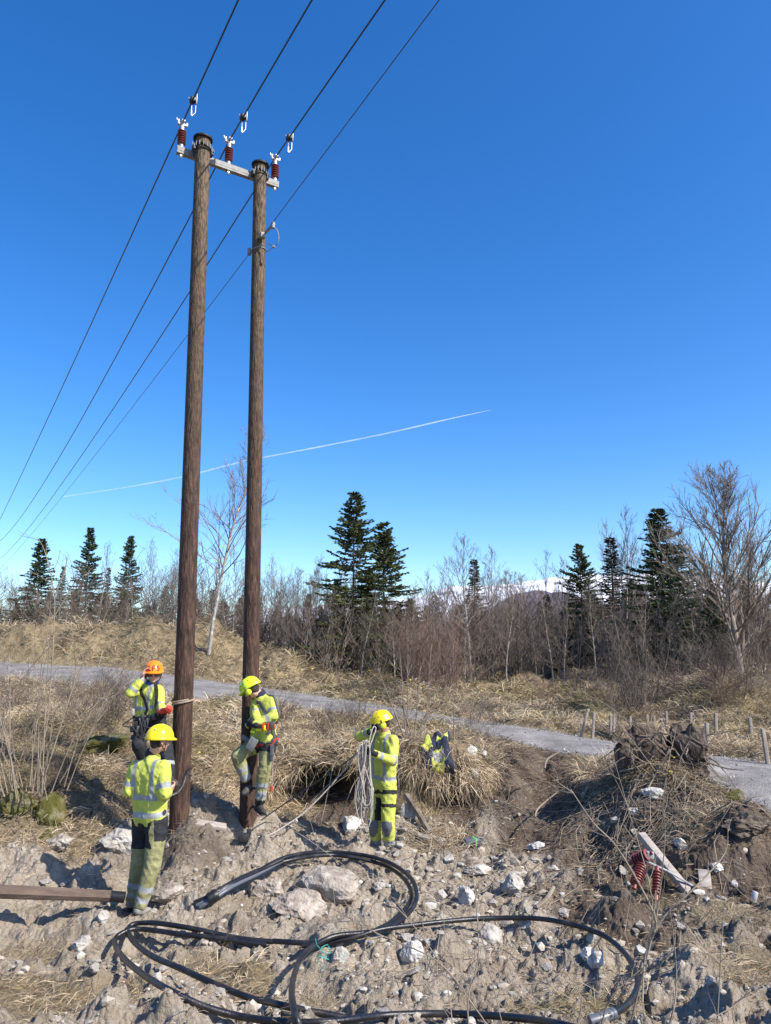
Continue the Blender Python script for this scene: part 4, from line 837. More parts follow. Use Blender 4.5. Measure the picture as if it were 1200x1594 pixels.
put_rock('boulder', 420, 1385, 60, 50, 'claylump', 'dark clay lump left of the large boulder', 'boulder', rough=.2)
put_rock('boulder', 264, 1392, 60, 32, 'claylump', 'flat pale clay slab right of the standing lineman boots', 'boulder')
put_rock('boulder', 152, 1158, 100, 46, 'moss', 'moss covered boulder in the grass left of the harnessed lineman', 'boulder', rough=.12)
put_rock('boulder', 22, 1252, 76, 46, 'moss', 'mossy boulder at the left edge behind the bare shrub', 'boulder', rough=.15)
put_rock('boulder', 78, 1262, 50, 60, 'moss', 'upright mossy stone right of the left edge boulder', 'boulder', rough=.12)
put_rock('boulder', 72, 1300, 26, 46, 'moss', 'narrow moss tipped stone below the mossy boulders', 'boulder')
put_rock('boulder', 1144, 1242, 40, 28, 'moss', 'mossy topped rock at the near road edge on the right', 'boulder', rough=.12)
M['earth'] = mat('dark_earth', (.06, .045, .035), (.17, .135, .105), 8, .95, 1, 40)
put_rock('boulder', 1165, 1292, 74, 36, 'earth', 'dark earth clod heaped at the right edge below the road', 'boulder', rough=.3)
put_rock('boulder', 90, 1316, 50, 26, 'claylump', 'crumbly clay block left of the lying pole tip', 'boulder', rough=.2)
put_rock('boulder', 185, 1307, 56, 40, 'rock', 'whitish crumbling block left of the standing lineman hips', 'boulder', rough=.18)
RK = [(640, 1478, 34, 46, 'white', 'upright white stone below the crossing of the pipes'), (768, 1457, 42, 42, 'rock', 'pale pointed rock above the wide pipe, right of centre'), (726, 1393, 30, 34, 'white', 'white angular stone right of the round loop'), (796, 1388, 36, 30, 'rock', 'pale block at the middle right of the clay'), (684, 1398, 24, 20, 'rock', 'small square rock beside the loop'), (743, 1358, 38, 18, 'rock', 'flat pale rock near the little dark box'), (688, 1313, 16, 14, 'white', 'crumpled white lump left of the dark box'), (733, 1170, 22, 18, 'white', 'white stone right of the dropped jacket'), (741, 1205, 18, 20, 'white', 'white stone below and right of the dropped jacket'), (752, 1174, 14, 10, 'rock', 'small grey stone on the worn earth ramp'), (548, 1282, 40, 26, 'white', 'white rock behind the coil of rope'), (640, 1262, 34, 40, 'rock', 'white veined rock right of the rope carrier knees'), (662, 1306, 34, 16, 'rock', 'low pale rock right of the rope carrier shins'), (160, 1432, 22, 20, 'rock', 'pale angular rock below the lying pole'), (125, 1470, 36, 26, 'rock', 'pale rock left of the pipe bend'), (528, 1488, 26, 22, 'rock', 'brownish wedge rock inside the small pipe arc'), (915, 1480, 20, 30, 'white', 'white slab standing near the right pipe curve'), (932, 1500, 30, 22, 'white', 'white stone right of the standing slab'), (922, 1462, 22, 24, 'rock', 'tan block above the white slab by the right curve'), (998, 1484, 20, 14, 'white', 'small white stone right of the pipe curve'), (836, 1320, 30, 12, 'white', 'flat white stone on the dark soil ramp foot'), (862, 1352, 22, 12, 'rock', 'grey flat stone under the ramp foot'), (1018, 1238, 40, 26, 'white', 'long white slab leaning on the root mound'), (990, 1262, 22, 14, 'white', 'white stone at the foot of the root mound'), (1118, 1356, 26, 14, 'white', 'white stone beside the short timber'), (1145, 1378, 14, 10, 'white', 'small white stone right of the timbers'), (1060, 1312, 22, 14, 'white', 'white gravel lump behind the long timber'), (1040, 1306, 16, 10, 'rock', 'small pale stone by the upper end of the long timber'), (590, 1378, 20, 14, 'rock', 'small pale stone inside the loop near the boulder'), (820, 1440, 20, 16, 'rock', 'grey stone touching the wide pipe'), (700, 1342, 22, 12, 'rock', 'flat stone between lineman and dark box'), (536, 1037, 13, 15, 'white', 'white stone on the grassy berm before the tall spruces'), (378, 1470, 20, 16, 'rock', 'grey stone beside the grass tuft')]
for r_ in RK: put_rock('rock', *r_)
sm = [rock(900+i, (1, .85, .7)) for i in range(6)]
for m_ in sm: m_.materials.append(M['rock']); m_.polygons.foreach_set('use_smooth', [False]*len(m_.polygons))
k = 0
while k < 110:
    q = random.uniform(-20, 1220); d = random.uniform(5.2, 10.6); x = (q-600)/1200*d; g, s, r, _ = zones(np.array([x]), np.array([d]))
    if g[0] > .35 or random.random() < s[0]*.6: continue
    o = bpy.data.objects.new('rock', sm[k % 6]); COL.objects.link(o); sc_ = random.uniform(.03, .075)*(1.5 if random.random() < .12 else 1); o.location = (x, d, gz(x, d)+sc_*.15); o.scale = (sc_, sc_, sc_*random.uniform(.6, 1)); o.rotation_euler = (random.uniform(-.4, .4), random.uniform(-.4, .4), random.random()*6)
    tag(o, 'small angular grey rock strewn with many others over the churned clay', 'rock', 'small rocks strewn on the clay'); k += 1
# ------------------------------------------------------------ stump and logs
M['stump'] = mat('rotten_stump', (.028, .02, .016), (.17, .135, .11), 9, .95, 1, 26, stretch=(2, 2, .6), c3=(.075, .054, .042))
M['root'] = mat('root_bark', (.1, .075, .06), (.24, .19, .15), 8, .9, .5, 20)
rs = random.Random(4); st = empty('tree_stump', on(1040, 10.3), 'upturned dark rotten stump with roots on the mound beside the road', 'stump')
def lumpy(mb, pts, rr, n=14, amp=.25, seed=0):
    b0 = len(mb.v); mb.tube(pts, rr, n); 
    for i in range(b0, len(mb.v)):
        v = mb.v[i]; mb.v[i] = v+Vector((mnoise.noise(v*7+Vector((seed, 0, 0))), mnoise.noise(v*7+Vector((0, seed, 9))), mnoise.noise(v*7+Vector((5, 0, seed)))))*amp*.3+Vector((mnoise.noise(v*26), mnoise.noise(v*26+Vector((3, 3, 3))), 0))*.025
o = MB(); lumpy(o, smoothpath([P(1085, 1205, 10.1), P(1082, 1180, 10.1), P(1082, 1158, 10.1), P(1086, 1138, 10.1)], 4), [.16]*4+[.145]*4+[.12]*4+[.1], seed=1, amp=.35)
lumpy(o, smoothpath([P(1095, 1185, 10.0), P(1080, 1172, 10.0), P(1060, 1150, 10.2), P(1042, 1138, 10.3)], 4), [.07]*4+[.13]*4+[.14]*4+[.08], seed=2, amp=.3); o.build('trunk', M['stump'], st, smooth=False)
o = MB(); lumpy(o, smoothpath([P(1030, 1175, 10.3), P(1015, 1156, 10.25), P(1000, 1144, 10.2), P(981, 1134, 10.1)], 4), [.11]*4+[.12]*4+[.10]*4+[.075], seed=3, amp=.25); o.build('big_root', M['stump'], st, smooth=False)
o = MB(); lumpy(o, smoothpath([P(1055, 1185, 10.3), P(1025, 1170, 10.2), P(985, 1166, 10.1), P(962, 1182, 10.0)], 4), [.13]*4+[.15]*4+[.12]*4+[.06], seed=4, amp=.4); o.build('root_mass', M['stump'], st, smooth=False)
for i in range(46):
    a = P(rs.uniform(960, 1095), rs.uniform(1140, 1195), rs.uniform(9.9, 10.3)); o = MB(); pts = wob(a, (rs.gauss(-.1, 1), -rs.random()*.8, rs.gauss(-.2, .6)), rs.uniform(.3, .9), 7, .28, rs, -.03); o.tube(pts, [.013*(1-j/9)*(.5+rs.random()) for j in range(8)], 5); o.build('root', M['root'], st)
def stick(name, pts, r0, r1, m, lab, cat='branch', group=None, n=7):
    o = MB(); pp = smoothpath(pts, 4); k = len(pp); o.tube(pp, [r0+(r1-r0)*i/(k-1) for i in range(k)], n); return tag(o.build(name, m, org=pts[0]), lab, cat, group)
stick('fallen_log', [P(1093, 1270, 9.0), P(1130, 1279, 8.9), P(1165, 1290, 8.8), P(1225, 1304, 8.6)], .035, .05, M['root'], 'long crooked branch lying below the road at the right edge')
stick('fallen_log', [P(1100, 1274, 9.0), P(1120, 1268, 9.05), P(1142, 1262, 9.1)], .03, .02, M['root'], 'short forked branch on top of the long right branch')
stick('fallen_log', [P(632, 1238, 10.6), P(652, 1268, 10.3), P(670, 1298, 10.1)], .045, .04, M['root'], 'grey weathered log leaning down the bank behind the rope carrier')
stick('fallen_branch', [P(848, 1196, 10.6), P(852, 1182, 10.7), P(872, 1170, 10.8)], .014, .01, M['twig_pale'], 'bent pale branch at the dark notch of the ramp')
stick('fallen_branch', [P(833, 1272, 9.9), P(838, 1258, 10.1), P(866, 1234, 10.4)], .012, .008, M['twig_pale'], 'pale straight branch lying on the brown ramp')
stick('fallen_branch', [hit(835, 1412, .02), hit(850, 1402, .05), hit(862, 1388, .03)], .026, .02, M['twig_pale'], 'short thick wood piece on the clay right of centre')
stick('fallen_branch', [P(1100, 1186, 10.0), P(1130, 1196, 9.9), P(1158, 1199, 9.8)], .013, .006, M['root'], 'dark branch poking from the stump over the road')
stick('fallen_branch', [P(964, 1201, 10.0), P(985, 1196, 9.9), P(1013, 1186, 9.9)], .012, .006, M['twig_pale'], 'pale curved branch across the root mound')
stick('fallen_branch', [hit(120, 1215, .1), hit(175, 1250, .12), P(215, 1282, 9.6), hit(236, 1292, .02)], .01, .008, M['root'], 'dark long stick lying in the grass left of the standing lineman')
o = MB(); o.beam(P(300, 1280, 9.0), P(352, 1288, 9.1), .14, .04, (0, -.2, 1)); tag(o.build('wood_board', M['timber'], org=P(320, 1284, 9.05)), 'grey board lying between the two pole feet', 'board')
# ------------------------------------------------------------ dropped jacket
M['lime'] = mat('lime_fabric', (.42, .45, .07), (.53, .56, .11), 12, .8, .3, 40)
M['navy'] = mat('navy_fabric', (.012, .016, .035), (.03, .035, .06), 12, .9, .3, 40)
M['refl'] = mat('reflective_tape', (.24, .25, .25), (.32, .33, .33), 20, .5, .1)
gx, gy = np.meshgrid(np.linspace(-1, 1, 46), np.linspace(-1, 1, 60)); jc = hit(680, 1183); jc.y += .08
th = np.arctan2(gy, gx); shape = 1-.14*np.sin(3*th+1)-.08*np.cos(5*th); xs = gx*.20*shape; ys = gy*.21*shape; X_ = jc.x+xs+.1*gy*0; Y_ = jc.y+ys
Zg = np.maximum(height(X_, Y_), jc.z-.12)+.09+fbm(X_*8, Y_*8, 3, 41)*.14+.06*(1-np.maximum(np.abs(gx), np.abs(gy))**4); edge = (np.maximum(np.abs(gx), np.abs(gy)) > .97); Zg = np.where(edge, Zg-.12, Zg)
ij = np.arange(gx.size).reshape(gx.shape); qd = np.stack([ij[:-1, :-1], ij[:-1, 1:], ij[1:, 1:], ij[1:, :-1]], -1).reshape(-1, 4)
fx = xs.ravel()[qd].mean(1)/.20; fy = ys.ravel()[qd].mean(1)/.21; mi = np.ones(len(qd), int); nn = fbm(fx*2.2, fy*2.2, 2, 9)
mi[(fx+fy*.25+nn*.6 < -.3) & (fy > -.2)] = 0; mi[(np.hypot((fx-.35)/.5, (fy-.4)/.35)+nn*.6 < 1)] = 0; mi[(np.abs(fx-.15+nn*.3) < .45) & (fy < -.35)] = 0; mi[(np.abs(fx-.1) < .4) & (fy < -.45) & (fy > -.75)] = 2
jk = link('dropped_jacket', npmesh('dropped_jacket', np.stack([X_, Y_, Zg], -1).reshape(-1, 3)-np.array(jc), [qd], True, mi=mi), [M['lime'], M['navy'], M['refl']], None, jc); tag(jk, 'crumpled navy and lime hi-vis jacket dropped on the grass bank', 'jacket')
md = jk.modifiers.new('thick', 'SOLIDIFY'); md.thickness = .012
# small things
c = hit(734, 1318)+Vector((0, 0, .05)); o = MB(); ax = (Vector((.95, .3, 0)).normalized(), Vector((-.3, .95, 0)).normalized(), Vector((0, 0, 1))); bxo = empty('dark_box', c, 'small dark box with a green stripe left on the clay', 'box'); o.box(c, (.2, .12, .08), ax, bev=.012); o.build('case', M['pipegrey'], bxo); o = MB(); o.box(c+ax[0]*.04, (.022, .124, .084), ax, bev=.002); M['green'] = mat('green_plastic', (.08, .6, .12), rough=.5); o.build('stripe', M['green'], bxo)
c = hit(379, 1318)+Vector((0, 0, .05)); o = MB(); kt = empty('pulling_tool', c, 'black pulling tool with a looped cord lying before the right pole', 'tool'); o.box(c, (.12, .09, .09), bev=.01); o.box(c+Vector((.05, .03, .05)), (.05, .05, .07), bev=.008); o.build('housing', M['blacksteel'], kt)
o = MB(); o.tube(smoothpath([P(384, 1308, c.y), P(392, 1302, c.y+.1), P(400, 1300, c.y+.15), P(412, 1306, c.y+.1), P(415, 1314, c.y), P(404, 1318, c.y), P(392, 1314, c.y), P(386, 1310, c.y)], 5), .008, 6); o.build('cord', M['black'], kt)
c = hit(1175, 1404)+Vector((0, 0, .04)); o = MB(); o.lathe(c, [(.026, -.05), (.028, -.045), (.028, .045), (.024, .05)], (.3, 0, 1), 14); tag(o.build('metal_can', M['alu'], org=c), 'small silvery can standing near the right edge', 'can')
c = hit(1150, 1394)+Vector((0, 0, .03)); o = MB(); o.box(c, (.12, .05, .04), bev=.01); o.box(c+Vector((.02, .0, .02)), (.04, .1, .04), bev=.01); tag(o.build('steel_fitting', M['blacksteel'], org=c), 'dark steel fitting left of the silvery can', 'fitting')
# teal string tangle
M['teal'] = mat('teal_twine', (.05, .45, .38), rough=.7); o = MB(); rs = random.Random(3); c = hit(512, 1500)+Vector((0, 0, .02))
for i in range(9): o.tube(wob(c+Vector((rs.gauss(0, .05), rs.gauss(0, .05), .01)), (rs.gauss(0, 1), rs.gauss(0, 1), 0), .18, 8, .6, rs), .0025, 4)
tag(o.build('teal_twine', M['teal'], org=c), 'tangle of teal twine on the clay inside the small pipe arc', 'twine')
# ropes from the carrier's coil down to the right pole foot
M['rope'] = mat('braided_rope', (.30, .26, .22), (.55, .50, .44), 60, .85, .5, 150)
def rope(name, pts, r, lab, m=None): 
    o = MB(); o.tube(smoothpath(pts, 6), r, 8); return tag(o.build(name, m or M['rope'], org=pts[0]), lab, 'rope')
rope('hauling_rope', [P(563, 1162, 9.55), P(528, 1208, 9.6), P(480, 1259, 9.5), P(440, 1288, 9.3), P(412, 1303, 9.1), P(390, 1312, 8.95)], .007, 'pale rope sagging from the carrier hand to the black tool')
rope('hauling_rope', [P(562, 1166, 9.6), P(536, 1188, 9.7), P(477, 1228, 9.75), P(430, 1260, 9.7), P(406, 1277, 9.6)], .008, 'dark rope stretched from the carrier hand to the climber boots', M['black'])
# bare twigs near the camera
def bush(name, lab, stems, r=.007, m=None, group=None, seed=0, side=6, cat='shrub'):
    rs = random.Random(seed); s0 = stems[0][0]; root = empty(name, P(*s0), lab, cat, group); segs = []
    for st_ in stems:
        pp = smoothpath([P(*q) for q in st_], 5); k = len(pp); r0 = r*rs.uniform(.75, 1.15); segs += seglist(pp, r0, r0*.3)
        for j in range(side):
            i = rs.randint(k//4, k-2); d = (pp[i+1]-pp[i]).normalized(); ax = Vector((rs.gauss(0, 1), rs.gauss(0, .5), rs.gauss(0, 1))).cross(d).normalized(); L = (pp[-1]-pp[0]).length*rs.uniform(.08, .22)
            tw = wob(pp[i], d*.8+ax*.7, L, 5, .12, rs, .04); segs += seglist(tw, r0*.4, r0*.15)
            tw2 = wob(tw[3], (tw[3]-tw[2])+ax*-.02, L*.4, 3, .3, rs, .04); segs += seglist(tw2, r0*.25, r0*.12)
    V_, F_ = prisms([(a[0], a[1], a[2], a[3], a[4], a[5], a[6], a[7]) for a in segs], 5); l0 = np.array(root.location)
    link('stems', npmesh('stems', V_-l0, [F_], True), m or M['twig_pale'], root); return root
bush('bare_shrub', 'bare forked shrub close to the camera at the bottom right', [[(975, 1640, 4.6), (982, 1593, 4.6), (1003, 1507, 4.6), (1020, 1437, 4.65), (1027, 1390, 4.7), (1035, 1307, 4.7), (1033, 1240, 4.7), (1040, 1190, 4.7)], [(1015, 1460, 4.62), (1018, 1423, 4.6), (963, 1323, 4.7), (923, 1280, 4.7), (888, 1228, 4.8)], [(1018, 1450, 4.6), (1040, 1420, 4.6), (1083, 1380, 4.6), (1127, 1330, 4.7), (1133, 1290, 4.7)], [(930, 1640, 4.6), (937, 1593, 4.6), (953, 1550, 4.6), (1000, 1507, 4.6)], [(1020, 1640, 4.4), (1046, 1583, 4.4), (1053, 1513, 4.5), (1043, 1417, 4.5)], [(1000, 1560, 4.5), (1003, 1500, 4.6), (1015, 1400, 4.7), (975, 1250, 4.9), (955, 1180, 4.9)]], .0075, seed=3, side=7)
bush('bare_shrub', 'thin arching twigs close to the camera at the bottom centre', [[(790, 1660, 4.5), (757, 1594, 4.5), (694, 1510, 4.6), (617, 1412, 4.8), (494, 1317, 5.0), (452, 1290, 5.0)], [(740, 1570, 4.55), (680, 1496, 4.6), (575, 1447, 4.8), (456, 1377, 5.0)], [(700, 1640, 4.4), (704, 1594, 4.4), (694, 1510, 4.6), (690, 1400, 4.7)], [(735, 1640, 4.5), (728, 1560, 4.5), (745, 1480, 4.6), (733, 1340, 4.7), (715, 1300, 4.7)], [(800, 1650, 4.6), (782, 1594, 4.6), (755, 1480, 4.7), (741, 1420, 4.8)]], .0055, seed=4, side=6)
bush('bare_shrub', 'single upright twigs close to the camera at the bottom right corner', [[(1115, 1640, 4.5), (1117, 1583, 4.5), (1125, 1443, 4.6), (1130, 1380, 4.6)], [(1080, 1640, 4.4), (1100, 1593, 4.4), (1150, 1560, 4.5), (1183, 1513, 4.5)], [(1160, 1640, 4.4), (1140, 1570, 4.5), (1180, 1540, 4.5), (1215, 1500, 4.5)], [(880, 1640, 4.6), (905, 1560, 4.6), (870, 1500, 4.7)]], .005, seed=6, side=4)
L0 = 9.0
bush('bare_shrub', 'tall thin bare sapling rising over the road at the left', [[(50, 1235, L0), (56, 1200, L0), (72, 1132, L0), (80, 1045, L0), (84, 975, L0), (84, 922, L0), (70, 860, L0), (58, 836, L0)], [(84, 960, L0), (105, 925, L0), (118, 905, L0), (138, 892, L0)], [(84, 930, L0), (100, 890, L0), (104, 868, L0)]], .012, seed=11, side=9)
bush('bare_shrub', 'slanting bare sapling leaning right over the road at the left', [[(62, 1232, L0), (85, 1160, L0), (115, 1066, L0), (140, 1010, L0), (161, 965, L0), (175, 930, L0)], [(115, 1066, L0), (118, 1030, L0), (112, 985, L0)]], .011, seed=12, side=8)
ls = []
rs = random.Random(8)
for i in range(44):
    bx = rs.uniform(5, 110); by = 1235+rs.uniform(-25, 15); d = rs.uniform(8.6, 9.6); dx = rs.gauss(0, 60)+(bx-55)*.9; hh = rs.uniform(90, 260)
    ls.append([(bx, by, d), (bx+dx*.25, by-hh*.35, d), (bx+dx*.55, by-hh*.7, d), (bx+dx, by-hh, d+rs.uniform(-.2, .2))])
bush('bare_shrub', 'dense many stemmed bare shrub over the mossy boulders at the left', ls[:26], .0075, seed=13, side=6)
ls2 = [[(x-70+rs.uniform(-10, 10), y-30, d+.9) for (x, y, d) in s_] for s_ in ls[26:]]
bush('bare_shrub', 'bare shrub cut by the left edge of the picture', ls2, .008, M['twig'], seed=14, side=6)
ls = []
for (bx, tx, ty) in [(628, 588, 1040), (632, 622, 1010), (634, 635, 985), (645, 655, 1030), (650, 690, 1050), (655, 700, 1080), (640, 610, 1060), (660, 672, 1000)]: ls.append([(bx, 1145, 11.6), ((bx*2+tx)/3, 1110, 11.7), ((bx+tx*2)/3, (1145+ty*2)/3, 11.8), (tx, ty, 11.9)])
bush('bare_shrub', 'group of dark upright bare stems on the bank right of the rope carrier', ls, .012, M['twig'], seed=15, side=6)
bush('bare_shrub', 'few thin bare stems on the bank below the worn path', [[(708, 1160, 11.5), (715, 1120, 11.6), (735, 1060, 11.7)], [(712, 1160, 11.5), (730, 1125, 11.6), (770, 1080, 11.7)], [(706, 1158, 11.5), (706, 1100, 11.6), (700, 1030, 11.7)]], .009, M['twig'], seed=16, side=5)
bush('bare_shrub', 'dry bent stems on the bank left of the rope carrier', [[(545, 1180, 10.9), (520, 1140, 10.9), (500, 1100, 10.9), (478, 1068, 10.9)], [(540, 1185, 10.9), (505, 1150, 10.9), (470, 1100, 10.9), (448, 1080, 10.9)], [(500, 1280, 10.1), (512, 1225, 10.2), (520, 1190, 10.4), (538, 1170, 10.5)], [(528, 1278, 10.1), (548, 1225, 10.3), (560, 1200, 10.4), (530, 1160, 10.5)], [(472, 1262, 10.2), (500, 1232, 10.2), (535, 1200, 10.3)]], .009, seed=17, side=4)
bush('bare_shrub', 'sprawling bare branches over the left side of the root mound', [[(1040, 1180, 9.9), (1010, 1150, 9.9), (975, 1120, 9.9), (940, 1095, 9.9), (890, 1070, 9.9)], [(1035, 1190, 9.8), (1000, 1185, 9.8), (960, 1150, 9.8), (930, 1120, 9.8)], [(1020, 1200, 9.7), (990, 1160, 9.7), (960, 1120, 9.8), (950, 1080, 9.8)], [(1070, 1200, 9.6), (1050, 1230, 9.5), (1060, 1180, 9.6), (1075, 1150, 9.7)]], .008, seed=18, side=7)
# coltsfoot
M['yellow'] = mat('coltsfoot_yellow', (.75, .6, .02), rough=.6); fm = MB(); fm.lathe((0, 0, 0), [(.003, -.04), (.004, 0), (.02, .004), (.022, .010), (.008, .018)], (0, -.2, 1), 8); fme = fm.mesh('coltsfoot_flower'); fme.materials.append(M['yellow'])
for i in range(44):
    if i < 6: px, py = [(1050, 1180), (1044, 1204), (1000, 1173), (974, 1172), (983, 1196), (310, 1172)][i]; p = hit(px, py, .1)
    else: p = hit(random.choice([random.gauss(450, 25), random.gauss(575, 30), random.gauss(720, 60)]), random.uniform(1040, 1095), .1, d0=18)
    if zones(np.array([p.x]), np.array([p.y]))[2][0] > .02: continue
    o = bpy.data.objects.new('coltsfoot_flower', fme); COL.objects.link(o); o.location = p; s = random.uniform(.8, 1.3)*(.8 if i < 6 else 1.2); o.scale = (s, s, s); tag(o, 'tiny yellow coltsfoot flower dotted with others on the dry grass', 'flower', 'yellow coltsfoot flowers')
# ------------------------------------------------------------ people
M['skin'] = mat('skin', (.50, .27, .19), (.60, .35, .26), 10, .55, spec=.4)
M['hair'] = mat('dark_hair', (.02, .014, .01), (.05, .035, .025), 60, .7, .5)
M['olive'] = mat('faded_lime_trouser', (.19, .18, .08), (.32, .31, .15), 5, .85, .4, 40)
M['blk'] = mat('black_workwear', (.012, .013, .016), (.03, .03, .034), 14, .85, .4, 40)
M['greypanel'] = mat('grey_knee_panel', (.11, .115, .12), (.17, .175, .18), 20, .85, .3)
M['boot'] = mat('work_boot', (.03, .027, .024), (.09, .08, .07), 12, .7, .3)
M['bootgrey'] = mat('dusty_boot', (.17, .16, .15), (.28, .27, .25), 12, .85, .3)
M['helmY'] = mat('yellow_helmet', (.80, .60, .01), rough=.3, spec=.5)
M['helmL'] = mat('lime_helmet', (.66, .82, .03), rough=.3, spec=.5)
M['helmO'] = mat('orange_helmet', (.85, .24, .01), rough=.35, spec=.5)
M['redg'] = mat('red_trim', (.5, .05, .03), rough=.6); M['web'] = mat('grey_webbing', (.05, .055, .06), (.11, .11, .115), 30, .8); M['orangep'] = mat('orange_plastic', (.7, .16, .02), rough=.5)
M['lens'] = mat('dark_lens', (.01, .015, .05), rough=.1, spec=.8); M['blue'] = mat('blue_scarf', (.03, .08, .35), (.05, .12, .45), 20, .8)
def remesh(mb, voxel, sm=4, wr=0, seed=0):
    me = mb.mesh('tmp'); o = bpy.data.objects.new('tmp', me); COL.objects.link(o)
    m1 = o.modifiers.new('r', 'REMESH'); m1.mode = 'VOXEL'; m1.voxel_size = voxel; m1.use_smooth_shade = True
    m2 = o.modifiers.new('s', 'SMOOTH'); m2.factor = .5; m2.iterations = sm
    dg = bpy.context.evaluated_depsgraph_get(); dg.update(); e = o.evaluated_get(dg); r = bpy.data.meshes.new_from_object(e); bpy.data.objects.remove(o); bpy.data.meshes.remove(me)
    r.materials.clear()
    if wr:
        n = len(r.vertices); co = np.empty(n*3, dtype=np.float32); r.vertices.foreach_get('co', co); co = co.reshape(-1, 3).astype(float); no = np.empty(n*3, dtype=np.float32); r.vertices.foreach_get('normal', no); no = no.reshape(-1, 3)
        a = vnoise(co[:, 0]*16+co[:, 2]*10+seed, co[:, 1]*16-co[:, 2]*13, 3); b = vnoise(co[:, 0]*34-co[:, 2]*16, co[:, 1]*30+co[:, 2]*22+seed, 4); rid = 1-np.abs(a)*4
        co = co+no*((rid*.55+b*.8+a*.6)[:, None]*wr); r.vertices.foreach_set('co', co.astype(np.float32).ravel()); r.update()
    return r
def part(me, name, mats_, parent, fn=None):
    o_ = wloc(parent); me.transform(Matrix.Translation(-o_)); me.name = name
    for m_ in (mats_ if isinstance(mats_, (list, tuple)) else [mats_]): me.materials.append(m_)
    me.polygons.foreach_set('use_smooth', [True]*len(me.polygons))
    if fn:
        n = len(me.polygons); c = np.empty(n*3, dtype=np.float32); me.polygons.foreach_get('center', c); c = c.reshape(-1, 3)+np.array(o_); me.polygons.foreach_set('material_index', fn(c).astype(np.int32))
    me.update(); o = bpy.data.objects.new(name, me); COL.objects.link(o); o.parent = parent; return o
def segt(c, a, b):
    a = np.array(a); b = np.array(b); d = b-a; t = ((c-a)@d)/(d@d); tc = np.clip(t, 0, 1); return t, np.linalg.norm(c-(a+tc[:, None]*d), axis=1)
def handmesh(mb, wr, d, pn, curl=.6, rad=1.0, side=1, s=1.0):
    """palm + four bent fingers + thumb"""
    d = d.normalized(); pn = (pn-d*pn.dot(d)).normalized(); lat = d.cross(pn)*side
    k = wr+d*.085*s
    for q in (-.026, -.009, .009, .026): mb.cone(wr+d*.012*s+lat*q*.8*s, .0155*rad*s, k+lat*q*s, .0135*rad*s, 8)
    for i, (q, L) in enumerate(((-.031, .062), (-.0105, .075), (.0105, .07), (.031, .055))):
        p = k+lat*q*s; a = curl*.5; dd = d*math.cos(a)+pn*math.sin(a); p1 = p+dd*L*.45*s; a += curl*(.9+.1*i); dd = d*math.cos(a)+pn*math.sin(a); p2 = p1+dd*L*.33*s; a += curl*.8; dd = d*math.cos(a)+pn*math.sin(a); p3 = p2+dd*L*.25*s
        for (u_, v_, r_) in ((p, p1, .0098), (p1, p2, .009), (p2, p3, .008)): mb.cone(u_, r_*rad*s, v_, r_*rad*s*.93, 8)
    b = wr+d*.03*s-lat*.03*s; t1 = b+(d*.55-lat*.75+pn*.35).normalized()*.038*s; t2 = t1+(d*.8-lat*.1+pn*.7).normalized()*.032*s
    mb.cone(b+lat*.012*s, .014*rad*s, t1, .0115*rad*s, 8); mb.cone(t1, .011*rad*s, t2, .009*rad*s, 8)
